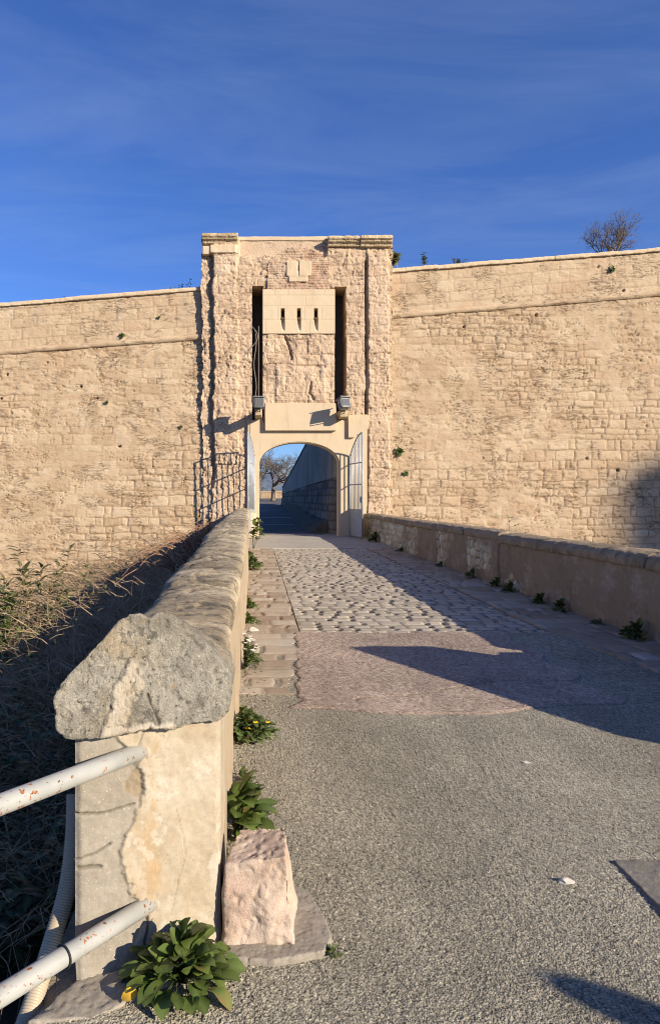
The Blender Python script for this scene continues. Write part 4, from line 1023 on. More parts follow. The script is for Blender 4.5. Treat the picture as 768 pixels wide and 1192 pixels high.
# ================================================================== iron gates
def gate_leaf(hx, free, label, side):
    hz, fz_ = 3.33, 4.16
    H = Vector((hx, YF - 0.10, 0)); Fv = Vector((free[0], free[1], 0))
    t = thing('metal_gate', label, 'gate', (hx, YF - 0.10, 0.03), 'open leaves of the arched metal gate')
    d = Fv - H
    def top(s): return hz + (fz_ - hz) * math.sin(s * math.pi / 2) ** 0.9
    P = lambda s, z: H + d * s + Vector((0, 0, z))
    fr = MB()
    fr.tube([P(0, .07), P(0, hz)], .032, 8); fr.tube([P(1, .07), P(1, fz_)], .032, 8)
    fr.tube([P(s, top(s)) for s in np.linspace(0, 1, 12)], .03, 8)
    for z in (.09, 1.15, 2.15, 3.0): fr.tube([P(0, z), P(1, z)], .024, 6)
    fr.build('frame', M['gate'], t, True)
    for k in range(1, 9):
        s = k / 9; b_ = MB(); b_.tube([P(s, 1.15), P(s, top(s))], .019, 6); b_.build('bar', M['gate'], t, True)
    sh = MB(); nn = d.cross(Vector((0, 0, 1))).normalized() * .006
    c = [P(0.02, .09), P(0.98, .09), P(0.98, 1.14), P(0.02, 1.14)]
    sh.add([q - nn for q in c] + [q + nn for q in c], [(0, 1, 2, 3), (7, 6, 5, 4), (0, 4, 5, 1), (1, 5, 6, 2), (2, 6, 7, 3), (3, 7, 4, 0)])
    sh.build('sheet_panel', M['gate'], t)
    lk = MB(); q = P(0.93, 1.55); lk.box(q.x - .05, q.x + .05, q.y - .06, q.y + .06, q.z - .12, q.z + .12); lk.build('lock_box', M['gate'], t, bevel=.01)
    for z in (.3, 3.2):
        hg = MB(); hg.tube([P(0, z), P(0, z) + Vector((0, .12, 0))], .03, 8); hg.build('hinge', M['rust_dark'], t)
gate_leaf(fx(296), (fx(288.5, 27.4), 27.4), 'grey metal gate leaf folded open left of the arch, seen edge-on', -1)
gate_leaf(fx(407), (fx(421.5, 27.4), 27.4), 'grey metal gate leaf folded open right of the arch, bars over a solid bottom sheet', 1)

# ================================================================== floodlights on beams
def floodlight(x, z, reach, label, yaw, tilt):
    t = thing('floodlight', label, 'floodlight', (x, YF, z), 'floodlights above the gate arch')
    b_ = MB(); b_.box(x - .14, x + .14, YF - reach + .2, YF + 0.9, z - .50, z - .2)
    link('beam', rock_mesh(b_.mesh(), .03, .02, 4, int(abs(x) * 10), 1), M['cornice'], t)
    R_ = Matrix.Translation((x, YF - reach, z)) @ Matrix.Rotation(yaw, 4, 'Z') @ Matrix.Rotation(tilt, 4, 'X')
    def put(mb, nm, mat, par, bev=0.012):
        me = mb.mesh(nm, bevel=bev); me.transform(R_); return link(nm, me, mat, par)
    h = MB(); h.box(-.21, .21, -.16, .16, -.2, .2); hb = put(h, 'housing', M['lamp'], t, .03)
    h = MB(); h.box(-.25, .25, -.24, .20, .202, .235); put(h, 'visor', M['lamp'], t)
    h = MB(); h.box(-.17, .17, -.168, -.15, -.15, .15); put(h, 'glass', M['glass'], hb, 0)
    h = MB(); h.tube([(-.24, 0, -.02), (-.24, 0, -.26), (.24, 0, -.26), (.24, 0, -.02)], .018, 6); put(h, 'bracket', M['rust_dark'], t, 0)
floodlight(fx(301, 27.6), fz(468, 27.6), 1.35, 'grey box floodlight with glass front on a beam below the left slot', 0.15, 0.1)
floodlight(fx(400.5, 28.0), fz(470, 28.0), 0.95, 'tilted grey floodlight with flat visor on a stub beam below the right slot', 0.45, -0.35)
c = MB()
rr = random.Random(3)
c.tube([(fx(297) + 0.05 * math.sin(k * 0.9), YF - 0.06 + 0.02 * math.cos(k), fz(385 + k * 7.5)) for k in range(12)], .014, 5)
c.tube([(fx(294) + 0.22 * math.sin(k * 0.55), YF - 0.08, fz(381) - 0.14 * k) for k in range(9)], .012, 5)
c.tube([(fx(301), YF - 0.07, fz(380 + k * 9)) for k in range(11)], .012, 5)
tag(c.build('loose_cable', M['cable_pale'], None, True), 'thin loose cable looping down the left drawbridge slot', 'cable')
c = MB(); c.tube([(fx(291.5), YF - .16, fz(480)), (fx(291.2), YF - .16, fz(500)), (fx(290.5), YF - .15, fz(530))], .022, 6)
tag(c.build('conduit', M['cable_pale'], None, True), 'narrow upright conduit beside the left gate leaf', 'pipe')

# ================================================================== railing, hose, cable tie
RL = thing('pipe_railing', 'two chipped white pipe rails fixed into the front of the pillar', 'railing', (-0.9, 1.9, -0.45))
rd = Vector((-0.34, -0.44, 0)).normalized()
for z, x0, y0 in ((0.722, -0.405, 2.445), (0.185, -0.375, 2.46)):
    s0 = Vector((x0, y0, z)); m = MB()
    m.tube([s0 - rd * 0.05, s0 + rd * 0.3, s0 + rd * 0.8, s0 + rd * 1.7], .0305, 24)
    link('rail', m.mesh(smooth=True), M['rail'], RL)
    cl = MB(); N = 16
    cl.tube([s0 - rd * 0.02 + Vector((0, 0, 0)), s0 - rd * 0.004], .036, 20)
    link('mortar_collar', cl.mesh(smooth=True), M['mortar'], RL)
m = MB(); q = Vector((-0.405, 2.445, 0)) + rd * 1.66
m.tube([(q.x, q.y, -0.5), (q.x, q.y, 0.76)], .032, 20); link('post', m.mesh(smooth=True), M['rail'], RL)
# corrugated hose
hp = [(-0.675, 2.62, 0.50), (-0.665, 2.56, 0.36), (-0.67, 2.49, 0.22), (-0.695, 2.41, 0.10), (-0.715, 2.30, 0.0), (-0.735, 2.16, -0.08), (-0.77, 1.98, -0.14), (-0.83, 1.75, -0.22), (-0.95, 1.5, -0.32)]
cur = []
hv = [Vector(p) for p in hp]
for i in range(len(hv) - 1):
    p0 = hv[max(i - 1, 0)]; p1 = hv[i]; p2 = hv[i + 1]; p3 = hv[min(i + 2, len(hv) - 1)]
    for k in range(70):
        t = k / 70
        cur.append(0.5 * ((2 * p1) + (p2 - p0) * t + (2 * p0 - 5 * p1 + 4 * p2 - p3) * t * t + (3 * p1 - p0 - 3 * p2 + p3) * t ** 3))
m = MB(); m.tube(cur, [0.031 + 0.0011 * (1 if k % 4 < 2 else -1) for k in range(len(cur))], 14)
tag(m.build('corrugated_hose', M['hose'], None, True), 'cream corrugated plastic hose hanging behind the lower rail', 'hose')
s0 = Vector((-0.375, 2.46, 0.185)) + rd * 0.36
m = MB(); uu = rd.cross(Vector((0, 0, 1))).normalized()
m.tube([s0 + (uu * math.cos(a) + Vector((0, 0, 1)) * math.sin(a)) * .034 for a in np.linspace(0, 2 * math.pi, 25)], .0035, 6)
m.tube([s0 + uu * .034 + Vector((0, 0, -.0)), s0 + uu * .036 + Vector((.004, .0, -.06)), s0 + uu * .036 + Vector((-.004, 0, -.11))], .0022, 5)
tag(m.build('cable_tie', M['cable'], None, True), 'thin black tie strapped round the lower white rail', 'tie')

# ================================================================== stone block and footing, manhole, pebbles
bm_ = MB()
Vb = [(-0.118, 2.50, 0.01), (0.135, 2.485, 0.02), (0.155, 2.74, 0.01), (-0.10, 2.76, 0.01), (-0.118, 2.53, 0.285), (0.105, 2.515, 0.325), (0.115, 2.735, 0.335), (-0.07, 2.76, 0.315)]
bm_.add(Vb, [(0, 3, 2, 1), (4, 5, 6, 7), (0, 1, 5, 4), (1, 2, 6, 5), (2, 3, 7, 6), (3, 0, 4, 7)])
tag(link('stone_block', rock_mesh(bm_.mesh(), 0.006, 0.024, 6.5, 13, 6, fine=0.005), M['block']), 'rough pinkish limestone block standing against the foot of the pillar', 'stone block')
bm_ = MB()
bm_.prism([(-0.13, 0), (0.24, 0), (0.24, 0.03), (-0.13, 0.03)], 2.4, 2.85)
me = MB(); pl = [(-0.13, 2.42), (0.06, 2.405), (0.235, 2.455), (0.27, 2.53), (0.255, 2.66), (0.21, 2.83), (0.12, 2.88), (-0.13, 2.88)]
n = len(pl)
me.add([(x, y, -.03) for x, y in pl] + [(x, y, .024) for x, y in pl], [tuple(range(n - 1, -1, -1)), tuple(range(n, 2 * n))] + [(i, (i + 1) % n, (i + 1) % n + n, i + n) for i in range(n)])
tag(link('concrete_footing', rock_mesh(me.mesh(), 0.006, 0.006, 14, 3, 3, fine=0.003), M['concrete']), 'thin worn concrete pad under the pinkish stone block', 'concrete pad')
me = MB(); pl = [(-0.60, 2.33), (-0.70, 2.14), (-0.50, 2.16), (-0.30, 2.30), (-0.12, 2.42), (-0.135, 2.6), (-0.4, 2.5)]
n = len(pl)
me.add([(x, y, -.06) for x, y in pl] + [(x, y, .012) for x, y in pl], [tuple(range(n - 1, -1, -1)), tuple(range(n, 2 * n))] + [(i, (i + 1) % n, (i + 1) % n + n, i + n) for i in range(n)])
struct(link('concrete_apron', rock_mesh(me.mesh(), 0.008, 0.012, 10, 4, 3, fine=0.004), M['concrete']))

MH = thing('manhole_cover', 'square iron manhole cover set in a concrete collar at the right edge of the road', 'manhole cover', (2.0, 2.68, 0))
m = MB(); m.box(1.56, 1.70, 2.26, 3.10, -.03, .011); m.box(1.70, 2.44, 2.98, 3.10, -.03, .011); m.box(1.70, 2.44, 2.26, 2.38, -.03, .011); m.box(2.32, 2.44, 2.38, 2.98, -.03, .011)
link('collar', rock_mesh(m.mesh(), 0.009, 0.006, 12, 6, 1, fine=.003), M['collar'], MH)
m = MB(); m.box(1.705, 2.315, 2.385, 2.975, -.03, .0)
for i in range(9):
    for j in range(9): m.box(1.73 + i * .064, 1.77 + i * .064, 2.41 + j * .062, 2.45 + j * .062, 0.0, .005)
link('iron_cover', m.mesh(), M['rust_dark'], MH)
def pebble(x, y, r, flat, label, seed, mat='pebble'):
    me = bpy.data.meshes.new('p'); b_ = bmesh.new(); bmesh.ops.create_icosphere(b_, subdivisions=3, radius=r)
    for v in b_.verts:
        for ax in (Vector((.8, .3, .5)), Vector((-.5, .8, .33)), Vector((.1, -.75, .65)), Vector((-.85, -.4, .2))):
            ax = ax.normalized(); e = v.co.dot(ax) - r * .72
            if e > 0: v.co -= ax * e
        k = 1 + 0.7 * (float(vn(v.co.x / r * 1.5, v.co.y / r * 1.5, v.co.z / r * 1.5, seed)) - .5); v.co *= k
        v.co = Vector((v.co.x * 1.4 + x, v.co.y * 0.9 + y, v.co.z * flat + r * flat * 0.45 + .002))
    b_.to_mesh(me); b_.free(); me.polygons.foreach_set('use_smooth', [True] * len(me.polygons))
    tag(link('pebble', me, M[mat]), label, 'pebble', 'loose stones on the road')
pebble(1.285, 2.93, .024, .55, 'pale flat stone chip lying in the grey asphalt left of the manhole', 3)
pebble(0.20, 2.57, .009, .9, 'tiny white pebble on the concrete pad beside the stone block', 4)
pebble(1.62, 4.25, .02, .35, 'flat grey stone chip in the asphalt farther up the road', 6)
pebble(-0.06, 8.5, .06, .5, 'white stone chip on the paving beside the left parapet', 8)

# ================================================================== plants
class LeafMB:
    def __init__(s): s.V = []; s.F = []; s.t = []; s.j = []
    def leaf(s, base, d, up, L, Wd, curl=0.5, seg=5, tint=0.5, fold=0.25, shape=1.0, wave=0.0):
        d = Vector(d).normalized(); up = Vector(up); side = d.cross(up)
        side = side.normalized() if side.length > 1e-5 else d.orthogonal().normalized()
        upn = side.cross(d).normalized(); p = Vector(base); o = len(s.V); a = 0
        for i in range(seg + 1):
            f = i / seg
            w = Wd * 0.5 * (math.sin(math.pi * min(1, 0.05 + 0.95 * f ** shape)) ** (0.75 if shape <= 1 else 0.6)) if i < seg else Wd * .06
            if i == 0: w = Wd * 0.10
            wv = wave * math.sin(f * 9 + L * 50)
            for k, e in enumerate((-1, 0, 1)):
                s.V.append(p + side * (e * w) + upn * (abs(e) * w * (fold + wv * e)))
                s.t.append(tint); s.j.append(1.0 if e == 0 else 0.0)
            dd = d * math.cos(a) - upn * math.sin(a)
            p = p + dd * (L / seg); a += curl / seg
        for i in range(seg):
            for k in (0, 1): s.F.append((o + i * 3 + k, o + i * 3 + k + 1, o + i * 3 + k + 4, o + i * 3 + k + 3))
    def mesh(s, name): return mesh_np(name, np.array([tuple(v) for v in s.V]), np.array(s.F), {'tint': s.t, 'joint': s.j})

def rosette(name, label, loc, n, rad, hgt, lw, seed, mat='leaf', asym=None, cat='weed', flowers=None, group=None, lens=1.0):
    rr = random.Random(seed); t = thing(name, label, cat, loc, group)
    lf = LeafMB(); stm = MB(); c = Vector(loc)
    for k in range(n):
        a = rr.uniform(0, 2 * math.pi); q = rr.random() ** 0.7
        if asym and math.cos(a - asym[0]) < asym[1]: a = asym[0] + rr.uniform(-1, 1) * math.acos(asym[1])
        el = (1 - q) * 1.25 + 0.15
        d = Vector((math.cos(a) * math.cos(el), math.sin(a) * math.cos(el), math.sin(el)))
        r0 = rad * q * rr.uniform(.35, .75)
        p = c + Vector((math.cos(a) * r0, math.sin(a) * r0, hgt * (0.25 + 0.75 * (1 - q)) * rr.uniform(.6, 1.1)))
        stm.tube([c + Vector((math.cos(a) * .01, math.sin(a) * .01, 0)), c.lerp(p, .6) + Vector((0, 0, .15 * hgt)), p], lw * .035, 4)
        L = lw * rr.uniform(1.2, 2.0) * lens
        lf.leaf(p, d + Vector((rr.uniform(-.3, .3), rr.uniform(-.3, .3), 0)), (rr.uniform(-.4, .4), rr.uniform(-.4, .4), 1), L, lw * rr.uniform(.8, 1.25), rr.uniform(.3, 1.7), 7, rr.random(), rr.uniform(.15, .5), 1.5, 0.16)
    link('leaves', lf.mesh('leaves'), M[mat], t)
    link('stems', stm.mesh(smooth=True), M[mat], t)
    if flowers:
        fm_, cnt, sz = flowers
        for k in range(cnt):
            a = rr.uniform(0, 6.28); q = rad * rr.uniform(.15, .55)
            if asym: a = asym[0] + rr.uniform(-1, 1) * math.acos(asym[1])
            p = c + Vector((math.cos(a) * q, math.sin(a) * q, hgt * rr.uniform(.5, 1.1)))
            fl = MB()
            for j in range(5):
                b_ = j * 1.257; e = Vector((math.cos(b_), math.sin(b_), .35)) * sz; s2 = Vector((-math.sin(b_), math.cos(b_), 0)) * sz * .4
                fl.add([p, p + e * .6 + s2, p + e, p + e * .6 - s2], [(0, 1, 2, 3)])
            link('flower', fl.mesh(), M[fm_], t)
    return t

bp = rosette('leafy_weed', 'big glossy green rosette weed with one yellow leaf at the foot of the pillar', (-0.245, 2.335, 0.0), 130, 0.20, 0.125, 0.052, 5, 'leaf', lens=1.05)
yl = LeafMB()
yl.leaf((-0.375, 2.215, .05), (-.8, -.35, -.1), (0.3, -.6, .6), .058, .036, 1.1, 6, .5, .5)
link('yellowed_leaf', yl.mesh('yellowed_leaf'), M['yellow_leaf'], bp)
WG = 'weeds along the left parapet'
rosette('leafy_weed', 'upright broad-leaved weed behind the pinkish stone block', (-0.10, 3.30, 0.0), 58, 0.19, 0.25, 0.062, 6, 'leaf', (0.2, -0.1), group=WG, lens=1.3)
rosette('leafy_weed', 'dark round-leaved weed with yellow flowers at the lower end of the stone paving', (-0.10, 4.75, 0.0), 330, 0.34, 0.16, 0.038, 7, 'leaf_dull', (-0.5, -0.1), flowers=('yellow', 4, .022), group=WG, lens=.75)
rosette('leafy_weed', 'small weed with white flowers growing from the foot of the left parapet', (-0.12, 6.6, 0.0), 260, 0.24, 0.30, 0.024, 8, 'leaf_dull', (0.1, 0.0), flowers=('white_petal', 16, .026), group=WG, lens=.8)
rosette('leafy_weed', 'nearer of two small green tufts at mid-length of the left parapet', (-0.13, 8.95, 0.0), 110, 0.2, 0.13, 0.034, 9, 'leaf', (0.1, 0.0), group=WG, lens=.8)
rosette('leafy_weed', 'farther of two small green tufts at mid-length of the left parapet', (-0.14, 10.2, 0.0), 100, 0.2, 0.15, 0.036, 10, 'leaf', (0.1, 0.0), group=WG, lens=.8)
rosette('leafy_weed', 'bushy green weed by the left parapet before the tall leafy shoot', (-0.2, 15.6, 0.0), 120, 0.36, 0.36, 0.08, 11, 'leaf_dull', (0.1, 0.0), group=WG)
rosette('leafy_weed', 'tiny sprig of weed at the corner of the concrete pad', (0.27, 2.47, 0.0), 26, 0.035, 0.022, 0.012, 12, 'leaf_dull')
rosette('leafy_weed', 'small low weed in the crack between pillar and asphalt', (-0.09, 3.95, 0.0), 40, 0.09, 0.06, 0.025, 13, 'leaf_dull', (0.1, 0.0), group=WG)

def shoot(name, label, base, top, nleaf, L, Wd, seed, mat, stem='twig', nst=3, spread=.3, cat='plant', group=None, stemr=.008, droop=.6):
    rr = random.Random(seed); t = thing(name, label, cat, base, group); lf = LeafMB(); st_ = MB(); b0 = Vector(base); tp = Vector(top)
    for k in range(nst):
        e = tp + Vector((rr.uniform(-1, 1) * spread, rr.uniform(-1, 1) * spread, rr.uniform(-.35, .05) * (tp - b0).length))
        mid = b0.lerp(e, .5) + Vector((rr.uniform(-.1, .1), rr.uniform(-.1, .1), .05)) * spread * 2
        pts = [b0.lerp(mid, f / 3) for f in range(3)] + [mid.lerp(e, f / 3) for f in range(4)]
        st_.tube(pts, [stemr * (1 - .75 * i / 6) for i in range(7)], 5)
        for j in range(nleaf // nst):
            f = rr.uniform(.25, 1) ** .7; p = b0.lerp(mid, f * 2) if f < .5 else mid.lerp(e, (f - .5) * 2)
            a = rr.uniform(0, 6.28); el = rr.uniform(-.2, .9)
            lf.leaf(p, (math.cos(a) * math.cos(el), math.sin(a) * math.cos(el), math.sin(el)), (rr.uniform(-.3, .3), rr.uniform(-.3, .3), 1), L * rr.uniform(.6, 1.3), Wd * rr.uniform(.7, 1.2), rr.uniform(.2, 1) * droop, 4, rr.random(), .2)
    link('stems', st_.mesh(smooth=True), M[stem], t); link('leaves', lf.mesh('leaves'), M[mat], t)
    return t
shoot('tall_weed', 'tall leafy shoot with yellow-green tips where the left parapet meets the gate', (-0.12, 22.0, 0), (0.05, 21.9, 1.0), 90, .17, .10, 4, 'leaf', 'leaf', 4, .22)
shoot('tall_weed', 'pale yellow-green sprig growing behind the right parapet', (fx(597, 13.3) - .0, 13.3, .2), (fx(598, 13.3), 13.3, 1.22), 40, .08, .035, 5, 'leaf_lime', 'leaf', 4, .13)
RW = 'weeds along the right parapet'
for k, (px, Y, n, rd_, hh, lw, lab) in enumerate([
    (748, 8.0, 90, .26, .17, .05, 'largest dark weed at the foot of the right parapet near the photo edge'),
    (706, 8.9, 30, .2, .06, .03, 'thin low sprig on the shaded paving beside the right parapet'),
    (664, 10.0, 45, .18, .12, .05, 'small dark weed below the plain rendered part of the right parapet'),
    (640, 10.7, 55, .2, .13, .05, 'dark weed clump just left of the thin sprig run by the right parapet'),
    (602, 12.0, 60, .24, .15, .05, 'weed clump right of the vertical joint in the right parapet'),
    (585, 12.7, 40, .2, .14, .05, 'weed at the foot of the vertical joint in the right parapet'),
    (558, 14.1, 40, .2, .18, .05, 'weed left of the vertical joint in the right parapet'),
    (520, 16.5, 25, .18, .08, .05, 'low weed below the white rubble patch of the right parapet'),
    (480, 21.0, 30, .2, .1, .06, 'low weed below the far rubble stretch of the right parapet'),
    (446, 25.5, 80, .34, .36, .09, 'bushy weed at the far end of the right parapet near the gate leaf')]):
    rosette('small_weed', lab, (4.34, Y, 0.0), n, rd_, hh, lw, 30 + k, 'leaf_dull', (math.pi, 0.1), group=RW)

# dead leaves and crumbs gathered along the margins
rr = random.Random(91); lf = LeafMB()
for k in range(520):
    y = 2.7 + 20 * rr.random() ** 1.7
    if rr.random() < .75: x = float(lx(y)) + abs(rr.gauss(0, .10)) + .01
    else: x = 4.38 - abs(rr.gauss(0, .12)); y = max(y, 7)
    a = rr.uniform(0, 6.28)
    lf.leaf((x, y, .028 + .012 * rr.random()), (math.cos(a), math.sin(a), rr.uniform(-.15, .25)), (rr.uniform(-.5, .5), rr.uniform(-.5, .5), 1), rr.uniform(.015, .05), rr.uniform(.008, .022), rr.uniform(-.6, .8), 3, rr.random(), rr.uniform(0, .5))
struct(link('leaf_litter', lf.mesh('leaf_litter'), M['litter']), 'stuff')
# tufts in the masonry
def tuft(px, py, r, lab, seed, Yw=YW - .12, mat='leaf_dull', n=40):
    x = (px - 299) / 820 * Yw; z = 1.6 + (580 - py) / 820 * Yw
    rr = random.Random(seed); lf = LeafMB()
    for k in range(n):
        a = rr.uniform(0, 6.28); b_ = rr.uniform(-.3, 1.2)
        lf.leaf((x, Yw + .08, z), (math.cos(a) * math.cos(b_), -abs(math.sin(b_)) - .15, math.sin(a) * math.cos(b_)), (0, -1, .5), r * rr.uniform(.6, 1.2), r * .4, .6, 3, rr.random(), .2)
    tag(link('wall_tuft', lf.mesh('wall_tuft'), M[mat]), lab, 'wall plant', 'plants rooted in the fortress walls')
tuft(464, 526, .24, 'larger dark green tuft on the right wall close to the tower', 1, Yw=YW - .25)
tuft(472, 551, .15, 'smaller dark tuft just below the larger one on the right wall', 2, Yw=YW - .28)
tuft(713, 313, .16, 'dark star-shaped tuft near the top of the right wall below the bare tree', 3)
tuft(142, 390, .13, 'dark tuft on the left wall just above its cordon', 4)
tuft(124, 468, .10, 'small dark tuft high on the plain face of the left wall', 5, Yw=YW - .2)
tuft(210, 497, .10, 'small dark tuft on the left wall close to the tower shadow', 6, Yw=YW - .22)
tuft(185, 369, .08, 'tiny dark tuft on the upper left wall near the tower', 7)
tuft(458, 300, .36, 'drooping tuft hanging from the right top corner of the tower', 8, Yw=YF + .25, mat='leaf_dry', n=70)
# growth on wall tops
def top_plant(px, pyb, pyt, lab, seed, mat, L, Wd, n, nst=4, sp=.2, Y=29.9, name='wall_top_plant'):
    x = (px - 299) / 820 * Y
    shoot(name, lab, (x, Y, 1.6 + (580 - pyb) / 820 * Y - .25), (x, Y, 1.6 + (580 - pyt) / 820 * Y), n, L, Wd, seed, mat, 'bark', nst, sp, 'wall plant', 'plants on top of the fortress walls', .012)
top_plant(495, 312, 294, 'upright green sprig on top of the right wall nearest the tower', 1, 'leaf_dull', .14, .07, 60, 3, .12)
top_plant(533, 308, 299, 'low brownish bush on top of the right wall beyond the green sprig', 2, 'leaf_dry', .12, .05, 120, 8, .28)
top_plant(216, 338, 325, 'spindly twiggy plant on the left wall top touching the tower', 3, 'leaf_dull', .10, .05, 40, 5, .35)
top_plant(203, 340, 336, 'low dark clump on the left wall top near the tower', 4, 'leaf_dull', .10, .05, 60, 5, .25)
top_plant(75, 350, 346, 'small dark clump on the far left wall top', 5, 'leaf_dull', .08, .05, 40, 5, .15)
top_plant(64, 351, 347.5, 'tiny clump on the left wall top left of the small dark clump', 6, 'leaf_dull', .06, .04, 25, 4, .1)
top_plant(127, 345, 341.5, 'tiny lone clump midway along the left wall top', 7, 'leaf_dull', .06, .04, 25, 4, .1)

# bare trees
def bare_tree(label, base, H, spread, seed, r0, levels=5, lean=(0, 0), split=(2, 3), first=.3, wid=0.9):
    rr = random.Random(seed); t = thing('bare_tree', label, 'tree', base)
    trunk = MB(); crown = MB()
    def grow(p, d, L, r, lv, mb):
        pts = [p]; q = p.copy(); dd = d.copy()
        n = 4
        for i in range(n):
            dd = (dd + Vector((rr.uniform(-1, 1), rr.uniform(-1, 1), rr.uniform(-.5, .8))) * .16).normalized(); q = q + dd * (L / n); pts.append(q.copy())
        mb.tube(pts, [r * (1 - .4 * i / n) for i in range(n + 1)], 6 if lv > levels - 2 else 4 if lv > 1 else 3, cap=False)
        if lv == 0: return
        k = rr.randint(*split) + (1 if lv == levels else 0)
        for j in range(k):
            a = rr.uniform(0, 6.28) + j * 6.28 / k; el = rr.uniform(.35, wid)
            o = dd.orthogonal().normalized(); w = dd.cross(o)
            nd = (dd * math.cos(el) + (o * math.cos(a) + w * math.sin(a)) * math.sin(el) * spread).normalized()
            nd = (nd + Vector((0, 0, .12))).normalized()
            st_ = pts[-1] if j < 2 else pts[rr.randint(2, n)]
            grow(st_, nd, L * rr.uniform(.62, .88), r * rr.uniform(.5, .66), lv - 1, crown)
    b0 = Vector(base)
    grow(b0, Vector((lean[0], lean[1], 1)).normalized(), H * first, r0, levels, trunk)
    link('trunk', trunk.mesh(smooth=True), M['bark'], t); link('crown', crown.mesh(smooth=True), M['bark'], t)
    return t
bare_tree('bare wide-crowned tree seen through the gateway arch', (1.5, 66, 1.35), 9.5, 1.35, 6, .24, 7, split=(2, 4), first=.15, wid=1.15)
bare_tree('smaller bare tree behind the wide-crowned one through the arch', (0.3, 78, 1.6), 8.0, 1.3, 12, .22, 6, split=(3, 4), first=.2, wid=1.0)
bare_tree('bare twiggy tree rising behind the top of the right wall', (15.85, 31.6, 11.3), 3.3, 1.05, 4, .10, 6, split=(3, 4), first=.24, wid=.95)
bp2 = shoot('dry_bush', 'brown dry bush at the foot of the bare tree on the right wall top', (15.5, 31.3, 11.4), (15.6, 31.3, 12.95), 260, .09, .05, 9, 'leaf_dry', 'bark', 14, .6, 'bush')
WT = bpy.data.objects

# ================================================================== dry brush on the bank left of the bridge
rr = random.Random(77)
def bank_top(x, y):
    z = 0.86 - 0.30 * (-x - 1.0) + 0.28 * (float(vn(x * .9, y * .5, None, 5)) - .5) * 2
    return z
def zb0(x, y): return -0.42 - 0.24 * (-x - 0.7)
def tz(x, y): return -0.42 - 0.24 * (-x - 0.7)
tw = MB(); tl = LeafMB()
for k in range(4200):
    y = 3.3 + 25.4 * rr.random() ** 1.5; x = -0.80 - (0.38 * y + .7) * rr.random()
    x = max(x, -10.5)
    zt = bank_top(x, y); zt = zt if y > 6 else zb0(x, y) + (zt - zb0(x, y)) * (0.35 + 0.65 * max(0, (y - 3.3) / 2.7)); zb = tz(x, y)
    hgt = (zt - zb) * rr.uniform(.45, 1.06)
    a = rr.uniform(0, 6.28); L = rr.uniform(.4, 1.5)
    dx, dy = math.cos(a) * L, math.sin(a) * L * .8
    p0 = Vector((x, y, zb + hgt * rr.uniform(0, .6))); p3 = Vector((x + dx, y + dy, zb + hgt * rr.uniform(.6, 1)))
    if p3.x > -0.82: p3.x = -0.82 - rr.random() * .1
    mid = p0.lerp(p3, .55); mid.z = max(p0.z, p3.z) + rr.uniform(0, .18) * L
    mid += Vector((rr.uniform(-.12, .12), rr.uniform(-.12, .12), 0))
    r = rr.choice((.004, .005, .006, .008, .012)) * (0.8 + y / 16)
    if y < 9: r *= .6
    jt_ = [Vector((rr.uniform(-1, 1), rr.uniform(-1, 1), rr.uniform(-1, 1))) * .022 * L for _ in range(8)]
    tw.tube([p0.lerp(mid, f).lerp(mid.lerp(p3, f), f) + jt_[i_] for i_, f in enumerate(np.linspace(0, 1, 8))], [r * (1 - .7 * f) for f in np.linspace(0, 1, 8)], 3, cap=False)
    for q_ in range(2):
        f = rr.uniform(.3, .9); b0_ = p0.lerp(mid, f).lerp(mid.lerp(p3, f), f); e_ = b0_ + Vector((rr.uniform(-1, 1), rr.uniform(-1, 1), rr.uniform(-.3, .9))) * .22
        tw.tube([b0_, b0_.lerp(e_, .5) + jt_[q_], e_], [r * .5, r * .4, r * .2], 3, cap=False)
    if rr.random() < .28:
        for j in range(rr.randint(2, 6)):
            q = mid.lerp(p3, rr.random()); b_ = rr.uniform(0, 6.28)
            tl.leaf(q, (math.cos(b_), math.sin(b_), rr.uniform(-.2, .8)), (0, 0, 1), rr.uniform(.05, .1), rr.uniform(.015, .03), .5, 3, rr.random(), .2)
o = struct(link('dry_brush', tw.mesh(), M['twig']), 'stuff')
o = struct(link('brush_leaves', tl.mesh('brush_leaves'), M['leaf_dry']), 'stuff')
# leaves coloured near-black to deepen the shade beside the pillar
lf = LeafMB()
for k in range(5200):
    y = rr.uniform(2.9, 7); x = -0.8 - (0.36 * y) * rr.random(); z = tz(x, y) + rr.random() * (0.75 if y > 4 else .45)
    a = rr.uniform(0, 6.28)
    lf.leaf((x, y, z), (math.cos(a), math.sin(a), rr.uniform(-.4, .8)), (0, 0, 1), rr.uniform(.05, .11), rr.uniform(.03, .06), .6, 3, rr.random(), .2)
struct(link('shade_fill_leaves', lf.mesh('shade_fill_leaves'), M['leaf_shade']), 'stuff')
# red-brown arching twigs against the wall by the parapet
t = thing('arching_twigs', 'tangle of red-brown arching twigs leaning on the far left parapet', 'dry shrub', (-1.3, 15, -.3))
m = MB()
for k in range(150):
    y = rr.uniform(10.5, 22); x0 = -0.95 - rr.random() * 0.45; z1 = .75 + .42 * rr.random()
    x1 = x0 - rr.uniform(-.1, .75); y1 = y - rr.uniform(.3, 2.2)
    p0 = Vector((x0, y, rr.uniform(-.1, .6))); pm_ = Vector(((x0 + x1) / 2, (y + y1) / 2, z1)); p3 = Vector((x1, y1, z1 - rr.uniform(.1, .6)))
    pts = [p0.lerp(pm_, f) .lerp(pm_.lerp(p3, f), f) for f in np.linspace(0, 1, 8)]
    r = rr.uniform(.006, .013)
    m.tube(pts, [r * (1 - .6 * i / 7) for i in range(8)], 4, cap=False)
link('stems', m.mesh(smooth=True), M['twig_red'], t)
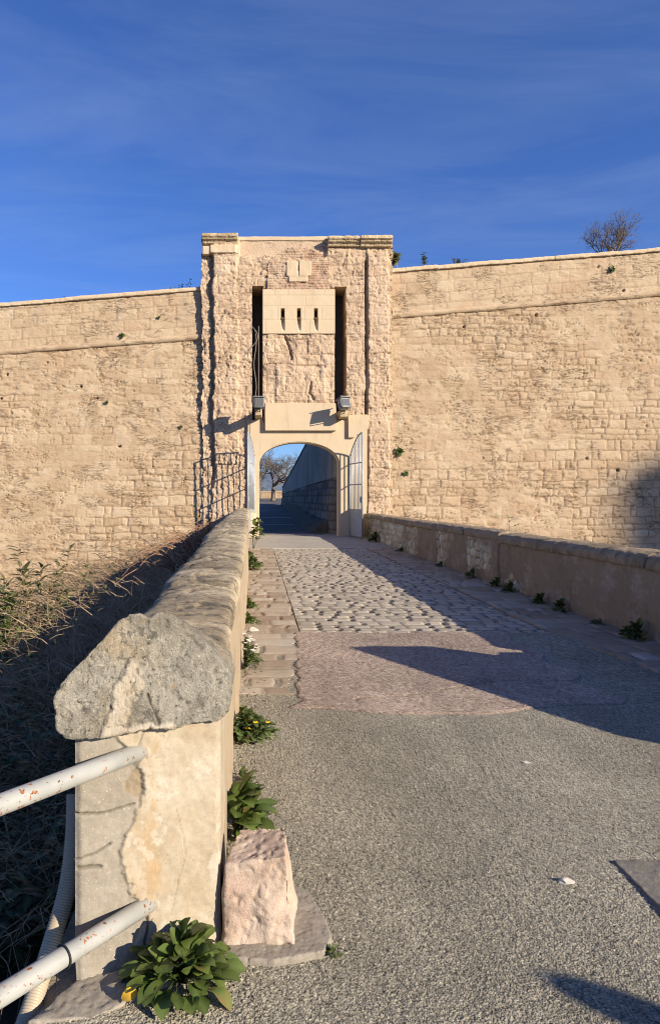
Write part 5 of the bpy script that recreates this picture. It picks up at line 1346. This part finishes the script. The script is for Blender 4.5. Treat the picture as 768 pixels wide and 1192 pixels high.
# green weeds standing in the brush at the left edge of the photo
LG = 'green weeds standing in the dry brush'
shoot('slender_shrub', 'slender shrub with dark narrow leaves at the far left standing highest above the brush', (-2.75, 8.6, -.6), (-2.66, 8.6, 1.10), 330, .15, .042, 3, 'leaf_dry', 'twig', 7, .34, 'shrub', LG, .010)
shoot('slender_shrub', 'leafy clump at the very left edge beside the highest slender shrub', (-3.05, 8.4, -.6), (-3.0, 8.4, .80), 360, .15, .042, 4, 'leaf_dull', 'twig', 7, .3, 'shrub', LG, .010)
shoot('slender_shrub', 'thin sprig with dark tips in the brush right of the slender shrubs', (-2.3, 9.6, -.5), (-2.35, 9.6, .72), 90, .10, .04, 5, 'leaf_dull', 'twig', 4, .3, 'shrub', LG, .007)
shoot('slender_shrub', 'bright green bushy clump low at the left edge of the brush', (-2.6, 7.4, -.5), (-2.55, 7.4, .30), 320, .09, .035, 6, 'leaf', 'twig', 9, .32, 'shrub', LG, .007)

# ================================================================== unseen post and block, added outside the frame to throw shadows
PO = thing('shadow_post', 'unseen round-topped grey post added to throw the soft shadow at lower right', 'post', (4.75, -0.66, 0))
m = MB(); pr = [(.09, -.2), (.09, 1.72), (.085, 1.80), (.06, 1.86), (.02, 1.89)]
N = 18; V = [(4.75 + r * math.cos(2 * math.pi * k / N), -.66 + r * math.sin(2 * math.pi * k / N), z) for r, z in pr for k in range(N)]
m.add(V, [(i * N + k, i * N + (k + 1) % N, (i + 1) * N + (k + 1) % N, (i + 1) * N + k) for i in range(len(pr) - 1) for k in range(N)] + [tuple((len(pr) - 1) * N + k for k in range(N))])
link('shaft', m.mesh(smooth=True), M['post'], PO)
m = MB(); m.tube([(4.75, -.66, .0), (4.75, -.66, .12)], .13, 18); link('base_ring', m.mesh(), M['post'], PO)
AB = thing('shadow_block', 'unseen pale block added behind the viewer to shade the right rampart', 'shadow caster', (151, -63, -1))
q = 62.0
ox, oy, oz = 14.4 + 2 * q, YW - 1.6 * q + 14, q
m = MB(); m.box(ox, ox + 26, oy - 14, oy, -2, oz + 2.25); link('wall', m.mesh(), M['block_wall'], AB)
m = MB(); m.box(ox + 3, ox + 9, oy - 9, oy - 4, oz + 2.2, oz + 5); link('roof_hut', m.mesh(), M['block_wall'], AB)
for i in range(5):
    for j in range(8):
        m = MB(); m.box(ox + 2 + i * 5, ox + 3.6 + i * 5, oy + .005, oy + .06, 4 + j * 7, 6.5 + j * 7); link('window', m.mesh(), M['window'], AB)
